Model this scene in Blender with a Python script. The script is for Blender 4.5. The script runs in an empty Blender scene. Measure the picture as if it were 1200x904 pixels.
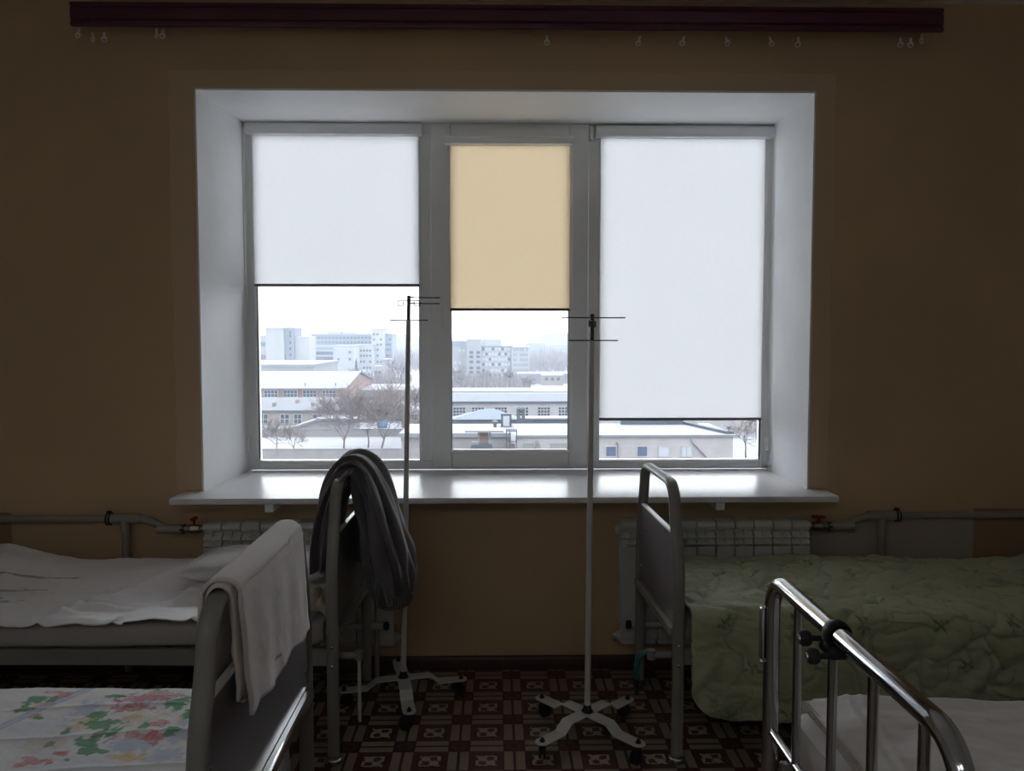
import bpy, bmesh, math, random
from mathutils import Vector, Matrix, noise
random.seed(7)
SC = bpy.context.scene
COL = SC.collection
PI = math.pi

# ------------------------------------------------------------------ camera
F = 930.0
EYE = 1.55
cam = bpy.data.cameras.new('camera')
cam.sensor_fit = 'HORIZONTAL'
cam.sensor_width = 36.0
cam.lens = F / 1200.0 * 36.0
cam.shift_y = -12.0 / 1200.0
cam.clip_end = 6000
camo = bpy.data.objects.new('camera', cam)
COL.objects.link(camo)
camo.location = (0, 0, EYE)
camo.rotation_euler = (PI/2 - math.atan(49/F), 0, -math.atan(17/F))
SC.camera = camo

# ------------------------------------------------------------------ sky, exposure
SKY = 1.25
world = bpy.data.worlds.new('overcast')
SC.world = world
world.use_nodes = True
wn = world.node_tree
wn.nodes.clear()
w_tc = wn.nodes.new('ShaderNodeTexCoord')
w_sep = wn.nodes.new('ShaderNodeSeparateXYZ')
w_mx = wn.nodes.new('ShaderNodeMath'); w_mx.operation = 'MAXIMUM'; w_mx.inputs[1].default_value = 0
w_ma = wn.nodes.new('ShaderNodeMath'); w_ma.operation = 'MULTIPLY_ADD'
w_ma.inputs[1].default_value = 2.0 * SKY; w_ma.inputs[2].default_value = 1.0 * SKY      # CIE overcast sky: zenith three times the horizon
w_bg = wn.nodes.new('ShaderNodeBackground'); w_bg.inputs['Color'].default_value = (0.925, 0.945, 1.0, 1)
w_out = wn.nodes.new('ShaderNodeOutputWorld')
wn.links.new(w_tc.outputs['Generated'], w_sep.inputs[0])
wn.links.new(w_sep.outputs['Z'], w_mx.inputs[0])
wn.links.new(w_mx.outputs[0], w_ma.inputs[0])
wn.links.new(w_ma.outputs[0], w_bg.inputs['Strength'])
wn.links.new(w_bg.outputs[0], w_out.inputs[0])
vs = SC.view_settings
vs.view_transform = 'Standard'
vs.look = 'None'
vs.gamma = 1.0
vs.exposure = 1.4
vs.use_curve_mapping = False
SC.cycles.diffuse_bounces = 10
SC.cycles.max_bounces = 16
SC.cycles.volume_bounces = 3
SC.cycles.caustics_reflective = False

# ------------------------------------------------------------------ material helpers
class X:
    """a float socket with arithmetic"""
    def __init__(s, nt, k): s.nt = nt; s.k = k
    def op(s, o, *a):
        n = s.nt.nodes.new('ShaderNodeMath'); n.operation = o
        for i, q in enumerate((s,) + a):
            if isinstance(q, X): s.nt.links.new(q.k, n.inputs[i])
            else: n.inputs[i].default_value = q
        return X(s.nt, n.outputs[0])
    def __add__(s, b): return s.op('ADD', b)
    def __sub__(s, b): return s.op('SUBTRACT', b)
    def __mul__(s, b): return s.op('MULTIPLY', b)
    def __truediv__(s, b): return s.op('DIVIDE', b)
    def fract(s): return s.op('FRACT')
    def floor(s): return s.op('FLOOR')
    def abs(s): return s.op('ABSOLUTE')
    def lt(s, b): return s.op('LESS_THAN', b)
    def gt(s, b): return s.op('GREATER_THAN', b)
    def mx(s, b): return s.op('MAXIMUM', b)
    def mn(s, b): return s.op('MINIMUM', b)
    def inv(s): return s * -1.0 + 1.0
    def step(s, a, b):
        n = s.nt.nodes.new('ShaderNodeMapRange'); n.interpolation_type = 'SMOOTHSTEP'
        s.nt.links.new(s.k, n.inputs[0]); n.inputs[1].default_value = a; n.inputs[2].default_value = b
        return X(s.nt, n.outputs[0])

class Mat:
    def __init__(s, name, color=(.8, .8, .8), rough=.6, metal=0., spec=.5):
        s.m = bpy.data.materials.new(name); s.m.use_nodes = True
        s.nt = s.m.node_tree
        s.b = s.nt.nodes['Principled BSDF']
        s.b.inputs['Base Color'].default_value = (*color, 1)
        s.b.inputs['Roughness'].default_value = rough
        s.b.inputs['Metallic'].default_value = metal
        s.b.inputs['Specular IOR Level'].default_value = spec
        s.tc = s.nt.nodes.new('ShaderNodeTexCoord')
        s.color = color
    def xyz(s, kind='Object'):
        n = s.nt.nodes.new('ShaderNodeSeparateXYZ')
        s.nt.links.new(s.tc.outputs[kind], n.inputs[0])
        return [X(s.nt, n.outputs[i]) for i in range(3)]
    def noise(s, scale, detail=3, rough=.55, stretch=(1, 1, 1), dist=0.):
        mp = s.nt.nodes.new('ShaderNodeMapping'); mp.inputs['Scale'].default_value = stretch
        s.nt.links.new(s.tc.outputs['Object'], mp.inputs[0])
        n = s.nt.nodes.new('ShaderNodeTexNoise')
        n.inputs['Scale'].default_value = scale; n.inputs['Detail'].default_value = detail
        n.inputs['Roughness'].default_value = rough; n.inputs['Distortion'].default_value = dist
        s.nt.links.new(mp.outputs[0], n.inputs['Vector'])
        return X(s.nt, n.outputs['Fac'])
    def wave(s, scale, axis='X', dist=0.):
        n = s.nt.nodes.new('ShaderNodeTexWave'); n.bands_direction = axis
        n.inputs['Scale'].default_value = scale; n.inputs['Distortion'].default_value = dist
        s.nt.links.new(s.tc.outputs['Object'], n.inputs['Vector'])
        return X(s.nt, n.outputs['Fac'])
    def mix(s, fac, a, b):
        n = s.nt.nodes.new('ShaderNodeMix'); n.data_type = 'RGBA'
        for q, i in ((fac, 0), (a, 6), (b, 7)):
            if isinstance(q, X): s.nt.links.new(q.k, n.inputs[i])
            elif hasattr(q, 'is_linked'): s.nt.links.new(q, n.inputs[i])
            elif isinstance(q, (tuple, list)): n.inputs[i].default_value = (*q, 1)
            else: n.inputs[i].default_value = q
        return n.outputs[2]
    def set_color(s, sock): s.nt.links.new(sock, s.b.inputs['Base Color']); return s
    def set_rough(s, x): s.nt.links.new(x.k, s.b.inputs['Roughness']); return s
    def bump(s, x, strength=.3, dist=.01):
        n = s.nt.nodes.new('ShaderNodeBump'); n.inputs['Strength'].default_value = strength
        n.inputs['Distance'].default_value = dist
        s.nt.links.new(x.k, n.inputs['Height']); s.nt.links.new(n.outputs[0], s.b.inputs['Normal']); return s
    def mottle(s, scale, amount, other=None):
        """large soft variation of the colour"""
        c = s.color
        o = other or tuple(q * (1 - amount) for q in c)
        return s.set_color(s.mix(s.noise(scale).step(.35, .65), c, o))

def simple(name, color, rough=.6, metal=0., spec=.5, nscale=None, amount=.12, bscale=None, bstr=.15):
    m = Mat(name, color, rough, metal, spec)
    if nscale: m.mottle(nscale, amount)
    if bscale: m.bump(m.noise(bscale, 2), bstr, .004)
    return m.m

# ------------------------------------------------------------------ mesh helpers
class MB:
    def __init__(s): s.bm = bmesh.new()
    def add(s, verts, faces, M=None):
        vs_ = [s.bm.verts.new(M @ Vector(v) if M else v) for v in verts]
        for f in faces:
            try: s.bm.faces.new([vs_[i] for i in f])
            except ValueError: pass
        return s
    def box(s, x0, x1, y0, y1, z0, z1, bev=0., M=None, seg=1):
        b = bmesh.new()
        bmesh.ops.create_cube(b, size=1)
        for v in b.verts:
            v.co = Vector(((x0+x1)/2 + v.co.x*(x1-x0), (y0+y1)/2 + v.co.y*(y1-y0), (z0+z1)/2 + v.co.z*(z1-z0)))
        if bev: bmesh.ops.bevel(b, geom=b.edges[:], offset=bev, segments=seg, profile=.5, affect='EDGES')
        b.verts.index_update()
        s.add([v.co.copy() for v in b.verts], [[v.index for v in f.verts] for f in b.faces], M); b.free(); return s
    def tube(s, pts, r, n=12, ry=None, cap=True, up=None, closed=False, fn=None):
        """tube along pts; r a number or list; ry a second radius; the section's first axis is 'up' when given"""
        pts = [Vector(p) for p in pts]; N = len(pts)
        rs = r if isinstance(r, (list, tuple)) else [r]*N
        rys = ry if isinstance(ry, (list, tuple)) else ([ry]*N if ry else rs)
        rings = []
        prev = None
        for i, p in enumerate(pts):
            if closed: t = pts[(i+1) % N] - pts[i-1]
            else: t = pts[min(i+1, N-1)] - pts[max(i-1, 0)]
            t.normalize()
            if up is not None:
                a = Vector(up) - t * t.dot(Vector(up)); a.normalize()
            elif prev is None:
                a = t.cross(Vector((0, 0, 1)))
                if a.length < 1e-3: a = Vector((1, 0, 0))
                a.normalize()
            else:
                a = prev - t * t.dot(prev); a.normalize()
            prev = a
            b = t.cross(a)
            ring = []
            for k in range(n):
                th = 2*PI*k/n
                q = fn(i/(N-1), th) if fn else 1.0
                ring.append(s.bm.verts.new(p + a*math.cos(th)*rs[i]*q + b*math.sin(th)*rys[i]*q))
            rings.append(ring)
        for i in range(N if closed else N-1):
            A, B = rings[i], rings[(i+1) % N]
            for k in range(n): s.bm.faces.new((A[k], A[(k+1) % n], B[(k+1) % n], B[k]))
        if cap and not closed:
            s.bm.faces.new(rings[0][::-1]); s.bm.faces.new(rings[-1])
        return s
    def cyl(s, p, q, r, n=16, r2=None): return s.tube([p, q], [r, r if r2 is None else r2], n)
    def lathe(s, c, prof, n=20, axis='Z'):
        rings = []
        for r, h in prof:
            ring = []
            for k in range(n):
                a = 2*PI*k/n; u, v = max(r, 1e-4)*math.cos(a), max(r, 1e-4)*math.sin(a)
                d = {'Z': (u, v, h), 'X': (h, u, v), 'Y': (v, h, u)}[axis]
                ring.append(s.bm.verts.new((c[0]+d[0], c[1]+d[1], c[2]+d[2])))
            rings.append(ring)
        for A, B in zip(rings, rings[1:]):
            for k in range(n): s.bm.faces.new((A[k], A[(k+1) % n], B[(k+1) % n], B[k]))
        s.bm.faces.new(rings[0][::-1]); s.bm.faces.new(rings[-1]); return s
    def prism(s, poly, a0, a1, axis='X', M=None):
        """extrude a 2-D polygon along an axis: X -> (y,z), Y -> (x,z), Z -> (x,y)"""
        f = {'X': lambda p, a: (a, p[0], p[1]), 'Y': lambda p, a: (p[0], a, p[1]), 'Z': lambda p, a: (p[0], p[1], a)}[axis]
        n = len(poly)
        return s.add([f(p, a0) for p in poly] + [f(p, a1) for p in poly],
                     [list(range(n))[::-1], list(range(n, 2*n))] + [[i, (i+1) % n, n+(i+1) % n, n+i] for i in range(n)], M)
    def grid(s, nu, nv, f, closed_u=False):
        V = [[s.bm.verts.new(f(i/(nu if closed_u else nu-1), j/(nv-1))) for j in range(nv)] for i in range(nu)]
        for i in range(nu if closed_u else nu-1):
            for j in range(nv-1):
                s.bm.faces.new((V[i][j], V[(i+1) % nu][j], V[(i+1) % nu][j+1], V[i][j+1]))
        return s
    def mesh(s, name, m, smooth=40):
        bmesh.ops.recalc_face_normals(s.bm, faces=s.bm.faces[:])
        me = bpy.data.meshes.new(name); s.bm.to_mesh(me); s.bm.free()
        if m: me.materials.append(m)
        if smooth:
            for p in me.polygons: p.use_smooth = True
            me.set_sharp_from_angle(angle=math.radians(smooth))
        return me

def link(name, me, parent=None, loc=None):
    o = bpy.data.objects.new(name, me); COL.objects.link(o)
    if parent: o.parent = parent
    if loc: o.location = loc
    return o
def obj(name, mb, m, parent=None, smooth=40, label=None):
    o = link(name, mb.mesh(name, m, smooth), parent)
    if label: o['label'] = label
    return o
def wobj(name, mb, m, parent, smooth=40, label=None):
    """part written in world coordinates: shift the mesh into its unrotated parent's frame"""
    off = Vector(); p = parent
    while p: off += Vector(p.location); p = p.parent
    me = mb.mesh(name, m, smooth); me.transform(Matrix.Translation(-off))
    o = link(name, me, parent)
    if label: o['label'] = label
    return o
def thing(name, label, cat, loc=(0, 0, 0), rz=0., group=None):
    o = bpy.data.objects.new(name, None); COL.objects.link(o)
    o.location = loc; o.rotation_euler = (0, 0, rz); o.empty_display_size = .1
    return tag(o, label, cat, group)
def tag(o, label, cat, group=None, kind=None):
    o['label'] = label; o['category'] = cat
    if group: o['group'] = group
    if kind: o['kind'] = kind
    return o
def struct(o, label=None):
    o['kind'] = 'structure'
    if label: o['label'] = label
    return o
def origin(o, c):
    o.data.transform(Matrix.Translation(-Vector(c))); o.location = c; return o
def nz(x, y=0., z=0.): return noise.noise(Vector((x, y, z)))
def fbm(x, y, z=0., o=4): return noise.fractal(Vector((x, y, z)), 1.0, 2.0, o)
def sm(a, b, x):
    t = max(0., min(1., (x-a)/(b-a))); return t*t*(3-2*t)

# ------------------------------------------------------------------ materials
def wall_material():
    m = Mat('ochre wall paint', (.55, .37, .19), .75, 0, .25)
    x, y, z = m.xyz()
    base = m.mix(m.noise(1.3, 4).step(.3, .7), (.56, .40, .245), (.63, .45, .275))
    # repainted band around the window opening and unpainted plaster under the heating pipe
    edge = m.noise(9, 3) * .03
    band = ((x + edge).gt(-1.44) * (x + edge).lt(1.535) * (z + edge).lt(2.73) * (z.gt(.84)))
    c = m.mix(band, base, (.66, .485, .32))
    patch = ((x + edge).gt(1.40) * (x + edge).lt(2.22) * (z + edge).lt(.70) * z.gt(.1))
    c = m.mix(patch, c, (.46, .40, .32))
    red = ((x + edge).gt(2.22)).mx((x + edge).lt(-2.19)) * z.lt(.74)
    c = m.mix(red, c, (.42, .26, .15))
    m.set_color(c); m.bump(m.noise(60, 3), .12, .004)
    return m.m
def lino_material():
    m = Mat('patterned linoleum', (.1, .06, .05), .38, 0, .5)
    x, y, z = m.xyz()
    P = .2055
    u = ((x + (.0415 + P*20.5)) / P).fract() - .5
    v = ((y + (-3.0115 + P*30.5)) / P).fract() - .5
    a, b = u.abs(), v.abs()
    dark, maroon, light, cream = (.060, .027, .023), (.105, .036, .030), (.34, .285, .22), (.44, .38, .30)
    grain = m.noise(120, 2, .5, (1, 1, 1))
    lightc = m.mix(grain, (.26, .215, .165), light)
    c = m.mix(0., dark, dark)
    inner = a.lt(.19) * b.lt(.17)
    orn = ((u*PI*7).op('SINE') * (v*PI*7).op('SINE') + (m.noise(90, 2) - .5) * 2.0).gt(.12)
    creamc = m.mix(orn, cream, (.09, .055, .042))
    square = a.lt(.29) * b.lt(.29)
    strip_v = a.gt(.315) * a.lt(.475) * b.lt(.30)
    strip_h = b.gt(.315) * b.lt(.475) * a.lt(.30)
    corner = a.gt(.30) * b.gt(.30)
    r2 = ((a - .5)*(a - .5) + (b - .5)*(b - .5)).op('SQRT')
    ring = (r2.lt(.15) * r2.gt(.07))
    c = m.mix(square, c, maroon)
    c = m.mix(a.lt(.235) * b.lt(.215), c, dark)
    c = m.mix(inner, c, creamc)
    c = m.mix(strip_v.mx(strip_h), c, lightc)
    c = m.mix(corner, c, (.055, .023, .021))
    c = m.mix(ring * corner, c, (.10, .045, .037))
    m.set_color(c)
    m.set_rough(m.noise(6, 3) * .25 + .30)
    return m.m
def blind_material(name, col, tr):
    m = bpy.data.materials.new(name); m.use_nodes = True
    nt = m.node_tree; nt.nodes.clear()
    out = nt.nodes.new('ShaderNodeOutputMaterial')
    tc = nt.nodes.new('ShaderNodeTexCoord')
    mp = nt.nodes.new('ShaderNodeMapping'); mp.inputs['Scale'].default_value = (40, 1, 220)
    ns = nt.nodes.new('ShaderNodeTexNoise'); ns.inputs['Scale'].default_value = 1.0; ns.inputs['Detail'].default_value = 2
    nt.links.new(tc.outputs['Object'], mp.inputs[0]); nt.links.new(mp.outputs[0], ns.inputs['Vector'])
    mixc = nt.nodes.new('ShaderNodeMix'); mixc.data_type = 'RGBA'
    mixc.inputs[6].default_value = (*[q*.95 for q in tr], 1); mixc.inputs[7].default_value = (*[min(1, q*1.03) for q in tr], 1)
    nt.links.new(ns.outputs['Fac'], mixc.inputs[0])
    t = nt.nodes.new('ShaderNodeBsdfTranslucent'); d = nt.nodes.new('ShaderNodeBsdfDiffuse')
    d.inputs['Color'].default_value = (*col, 1)
    nt.links.new(mixc.outputs[2], t.inputs['Color'])
    mx = nt.nodes.new('ShaderNodeMixShader'); mx.inputs[0].default_value = .02
    nt.links.new(t.outputs[0], mx.inputs[1]); nt.links.new(d.outputs[0], mx.inputs[2])
    nt.links.new(mx.outputs[0], out.inputs['Surface'])
    return m
def glass_material():
    m = bpy.data.materials.new('window glass'); m.use_nodes = True
    nt = m.node_tree; nt.nodes.clear()
    out = nt.nodes.new('ShaderNodeOutputMaterial')
    fr = nt.nodes.new('ShaderNodeFresnel'); fr.inputs['IOR'].default_value = 1.45
    tr = nt.nodes.new('ShaderNodeBsdfTransparent'); tr.inputs['Color'].default_value = (.95, .97, .97, 1)
    gl = nt.nodes.new('ShaderNodeBsdfGlossy'); gl.inputs['Roughness'].default_value = .01
    mx = nt.nodes.new('ShaderNodeMixShader')
    nt.links.new(fr.outputs[0], mx.inputs[0]); nt.links.new(tr.outputs[0], mx.inputs[1]); nt.links.new(gl.outputs[0], mx.inputs[2])
    nt.links.new(mx.outputs[0], out.inputs['Surface'])
    return m
def cloth_material(name, color, weave=900, rough=.85, sheen=.2, other=None, nscale=3):
    m = Mat(name, color, rough, 0, .25)
    m.b.inputs['Sheen Weight'].default_value = sheen
    m.set_color(m.mix(m.noise(nscale, 3).step(.3, .7), color, other or tuple(q*.9 for q in color)))
    m.bump(m.noise(28, 4, .6) + m.noise(weave, 1) * .15, .35, .004)
    return m.m
def print_material(name, rough=.7, sheen=.1, bscale=30, bstr=.3):
    m = Mat(name, (1, 1, 1), rough, 0, .35)
    m.b.inputs['Sheen Weight'].default_value = sheen
    a = m.nt.nodes.new('ShaderNodeAttribute'); a.attribute_name = 'print'
    m.set_color(a.outputs['Color'])
    m.bump(m.noise(bscale, 4, .6), bstr, .004)
    return m.m

M = dict(
    wall=wall_material(), lino=lino_material(),
    ceiling=simple('white ceiling paint', (.87, .86, .84), .8, nscale=2, amount=.06),
    sidewall=simple('cream side wall paint', (.72, .69, .63), .75, nscale=2, amount=.05),
    reveal=simple('white reveal paint', (0.912, 0.917, 0.927), .55, nscale=3, amount=.05, bscale=70, bstr=.06),
    pvc=simple('white window plastic', (0.880, 0.886, 0.891), .35, nscale=5, amount=.04),
    gasket=simple('black window gasket', (.25, .25, .26), .6),
    sill=simple('glossy white sill board', (.76, .76, .775), .22, spec=.24, nscale=4, amount=.03),
    cornice=simple('maroon cornice board', (.12, .028, .056), .35, nscale=4, amount=.2),
    glider=simple('translucent plastic glider', (.86, .85, .82), .4),
    radiator=simple('white radiator enamel', (.60, .60, .57), .4, nscale=8, amount=.05),
    pipe=simple('grey plastic pipe', (.33, .305, .265), .45, nscale=6, amount=.1),
    brass=simple('nickel valve body', (.33, .30, .25), .3, .9),
    redgrip=simple('red valve grip', (.30, .015, .022), .4),
    black=simple('black rubber', (.018, .018, .02), .55),
    steel=simple('bright steel', (.62, .63, .65), .25, 1.),
    chrome=simple('chromed tube', (.55, .565, .59), .10, 1.),
    bedgrey=simple('grey powder coated tube', (.27, .27, .25), .33, nscale=9, amount=.07),
    panel=simple('grey laminate panel', (.21, .205, .23), .30, nscale=5, amount=.05),
    rail=simple('satin steel rail', (.75, .76, .78), .16, 1.),
    standwhite=simple('white enamelled stand', (.66, .65, .62), .4, nscale=12, amount=.08),
    standdark=simple('dark steel rod', (.09, .085, .09), .35, .7),
    baseboard=simple('dark red baseboard', (.07, .026, .022), .4, nscale=4, amount=.2),
    white_blind=blind_material('white blind fabric', (.80, .82, .84), (.69, .685, .685)),
    beige_blind=blind_material('beige blind fabric', (.66, .50, .29), (.60, .472, .30)),
    glass=glass_material(),
    sheet=cloth_material('white cotton sheet', (.84, .83, .85), sheen=.1),
    mattress=cloth_material('pale mattress ticking', (.52, .48, .46), sheen=.1),
    pillow=cloth_material('white pillow case', (.66, .64, .64)),
    cream=cloth_material('cream crumpled cloth', (.62, .55, .43)),
    towel=cloth_material('beige grey towel', (.80, .745, .735), 700, .95, .3),
    jacket=cloth_material('dark grey knit', (.16, .152, .158), 500, .95, .4, (.11, .104, .11)),
    oldsheet=cloth_material('unbleached linen', (.64, .60, .575)),
    paleblue=cloth_material('pale blue cloth', (.52, .56, .62)),
    teal=simple('teal plastic', (.01, .16, .14), .45),
    stamped=print_material('stamped white cotton', .85, .1, 28, .35),
    floral=print_material('floral printed cotton', .8, .05, 35, .25),
    quilt=print_material('green satin quilt', .48, .25, 45, .2),
    # outside
    snow=simple('snow', (0.115, 0.119, 0.130), .8, nscale=.05, amount=.06),
    skyroof=simple('snow dusted metal roof', (0.081, 0.098, 0.119), .7, nscale=.2, amount=.08),
    blueroof=simple('blue grey metal roof', (0.032, 0.041, 0.055), .7, nscale=.3, amount=.15),
    greyroof=simple('grey slate roof', (0.053, 0.058, 0.069), .8, nscale=.4, amount=.15),
    brickred=simple('red brick wall', (0.141, 0.076, 0.063), .85, nscale=.6, amount=.2),
    brickbeige=simple('beige brick wall', (0.148, 0.127, 0.109), .85, nscale=.6, amount=.15),
    palebrick=simple('pale silicate brick', (0.210, 0.201, 0.204), .85, nscale=.5, amount=.12),
    concrete=simple('pale concrete panel', (0.147, 0.147, 0.151), .85, nscale=.1, amount=.12),
    whitewall=simple('white rendered wall', (0.181, 0.181, 0.185), .85, nscale=.1, amount=.06),
    bluewall=simple('grey blue panel wall', (0.089, 0.102, 0.119), .85, nscale=.1, amount=.1),
    farwall=simple('distant grey block', (0.106, 0.115, 0.128), .9, nscale=.05, amount=.1),
    winframe=simple('white window frame outside', (0.204, 0.209, 0.214), .6),
    winpane=simple('dark window pane', (0.013, 0.019, 0.030), .15),
    winlight=simple('bright window pane', (0.231, 0.245, 0.266), .25),
    winblue=simple('blue curtain behind pane', (0.034, 0.053, 0.089), .3),
    bark=simple('bare bark', (0.071, 0.059, 0.057), .9, nscale=3, amount=.25),
    twig=simple('bare twigs', (0.092, 0.073, 0.069), .9),
    fence=simple('grey concrete fence', (0.151, 0.143, 0.147), .9, nscale=.5, amount=.15),
    fir=simple('dark fir needles', (0.025, 0.036, 0.038), .9),
    rust=simple('brown rusty sheet', (0.108, 0.077, 0.068), .8),
    tankblue=simple('blue tarpaulin', (0.042, 0.105, 0.210), .5),
    orangered=simple('orange red sheet', (0.220, 0.064, 0.048), .6),
)

# ------------------------------------------------------------------ room shell
WX0, WX1, WY0, WY1, CZ = -2.74, 2.82, -2.6, 3.6, 3.024
OX0, OX1, OZ0, OZ1 = -1.340, 1.430, .800, 2.633          # window opening in the inner face
T = .66                                                   # wall thickness
mb = MB()
mb.box(WX0-.2, OX0-.001, WY1, WY1+T, 0, CZ)
mb.box(OX1, WX1+.2, WY1, WY1+T, 0, CZ)
mb.box(OX0-.001, OX1, WY1, WY1+T, 0, OZ0)
mb.box(OX0-.001, OX1, WY1, WY1+T, OZ1, CZ)
wall_back = struct(obj('wall_back', mb, M['wall'], smooth=0), 'ochre painted wall with the deep window opening')
# white plastered reveals: part of the wall
mb = MB().prism([(OX0-.002, 3.598), (OX0+.006, 3.598), (-1.296, 4.17), (-1.30, 4.20), (OX0-.002, 4.20)], OZ0+.02, OZ1+.004, 'Z')
obj('window_reveal', mb, M['reveal'], wall_back, 0, 'white plastered left side of the window opening')
mb = MB().prism([(OX1+.002, 3.598), (OX1-.006, 3.598), (OX1-.001, 4.20), (OX1+.002, 4.20)], OZ0+.02, OZ1+.004, 'Z')
obj('window_reveal', mb, M['reveal'], wall_back, 0, 'white plastered right side of the window opening')
mb = MB().box(OX0, OX1, 3.598, 4.20, OZ1-.006, OZ1+.003)
obj('window_reveal', mb, M['reveal'], wall_back, 0, 'white plastered top of the window opening')
struct(obj('floor', MB().box(WX0-.2, WX1+.2, WY0-.2, WY1+T, -.25, 0), M['lino'], smooth=0), 'brown patterned linoleum floor')
struct(obj('ceiling', MB().box(WX0-.2, WX1+.2, WY0-.2, WY1+T, CZ, CZ+.2), M['ceiling'], smooth=0), 'pale ceiling')
struct(obj('wall_left', MB().box(WX0-.2, WX0, WY0-.2, WY1, 0, CZ), M['sidewall'], smooth=0))
struct(obj('wall_right', MB().box(WX1, WX1+.2, WY0-.2, WY1, 0, CZ), M['sidewall'], smooth=0))
struct(obj('wall_front', MB().box(WX0, WX1, WY0-.2, WY0, 0, CZ), M['sidewall'], smooth=0))
mb = MB().prism([(3.60, 0), (3.582, 0), (3.582, .045), (3.588, .058), (3.60, .062)], WX0, WX1, 'X')
struct(obj('baseboard_back', mb, M['baseboard']), 'dark red baseboard below the window')

# ------------------------------------------------------------------ window
win = bpy.data.objects.new('window_1', None); COL.objects.link(win); win.location = (.065, 4.19, .835)
struct(win, 'white plastic window of three lights with the middle one opening')
FY0, FY1 = 4.158, 4.222
GX = dict(l=(-1.252, -.409), m=(-.240, .371), r=(.536, 1.393))
fz0, fz1 = .835, 2.632
def bars(rects, y0, y1, bev=.003):
    mb = MB()
    for x0, x1, z0, z1 in rects: mb.box(x0, x1, y0, y1, z0, z1, bev)
    return mb
wobj('frame', bars([(-1.303, -1.252, fz0, fz1), (1.393, 1.443, fz0, fz1), (-1.252, 1.393, fz0, .880), (-1.252, 1.393, 2.585, fz1)], FY0, FY1), M['pvc'], win)
wobj('mullion', bars([(-.409, -.325, .880, 2.585)], FY0, FY1), M['pvc'], win)
wobj('mullion', bars([(.455, .536, .880, 2.585)], FY0, FY1), M['pvc'], win)
def bead(x0, x1, z0, z1, w, y0, y1):
    return bars([(x0, x0+w, z0, z1), (x1-w, x1, z0, z1), (x0+w, x1-w, z0, z0+w), (x0+w, x1-w, z1-w, z1)], y0, y1, .002)
sash = wobj('sash', bars([(-.346, -.240, .845, 2.628), (.371, .474, .845, 2.628), (-.240, .371, .845, .936), (-.240, .371, 2.545, 2.628)], 4.134, 4.20, .006), M['pvc'], win)
wobj('glazing_bead', bead(-.256, .387, .920, 2.561, .012, 4.1315, 4.16), M['pvc'], sash)
for k in 'lr':
    x0, x1 = GX[k]
    wobj('glazing_bead', bead(x0-.012, x1+.012, .870, 2.597, .012, 4.155, 4.18), M['pvc'], win)
    wobj('gasket', bead(x0-.001, x1+.001, .879, 2.586, .004, 4.174, 4.186), M['gasket'], win)
    wobj('glass_pane', MB().box(x0-.004, x1+.004, 4.186, 4.190, .876, 2.589), M['glass'], win, 0)
wobj('gasket', bead(-.241, .372, .935, 2.546, .004, 4.150, 4.163), M['gasket'], sash)
wobj('glass_pane', MB().box(-.244, .375, 4.163, 4.167, .932, 2.549), M['glass'], sash, 0)
# handle, screw cap, hinge covers
mb = MB().box(-.310, -.282, 4.124, 4.135, 1.655, 1.725, .004)
mb.tube([(-.296, 4.128, 1.69), (-.296, 4.095, 1.69), (-.295, 4.090, 1.675), (-.288, 4.092, 1.60), (-.284, 4.096, 1.585)], [.009, .009, .010, .009, .007], 10)
wobj('handle', mb, M['glider'], sash, label='white lever handle')
wobj('screw_cap', MB().lathe((.410, 4.1345, 1.378), [(.009, 0), (.009, -.003), (.006, -.005)], 14, 'Y'), M['glider'], sash)
for z0, z1 in ((2.545, 2.615), (.865, .93)):
    wobj('hinge', MB().box(.476, .496, 4.128, 4.158, z0, z1, .004), M['pvc'], win)
# sill board: pale board with rounded nose and brackets
SX0, SX1, SY = -1.424, 1.502, 3.432
def sill_poly(x0, x1): pass
prof = [(4.158, .832), (SY+.012, .834), (SY+.003, .832), (SY, .826), (SY, .812), (SY+.004, .807), (SY+.03, .807), (SY+.03, .812), (4.158, .812)]
mb = MB()
mb.prism(prof, -1.338, 1.428, 'X')
wing = [(3.597, .834)] + prof[1:-1] + [(3.597, .812)]
mb.prism(wing, SX0, -1.338, 'X'); mb.prism(wing, 1.428, SX1, 'X')
sill = struct(obj('trim_1', mb, M['sill'], smooth=35), 'wide glossy white window sill board over the radiators')
for x in (-1.0, .985):
    mb = MB().box(x-.020, x+.020, 3.455, 3.598, .768, .811, .003)
    obj('sill_bracket', mb, M['reveal'], sill)
mb = MB().box(-1.30, 1.44, 4.19, 4.45, .80, .815)
obj('outer_sill', mb, M['skyroof'], win).location = -Vector(win.location)

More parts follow.
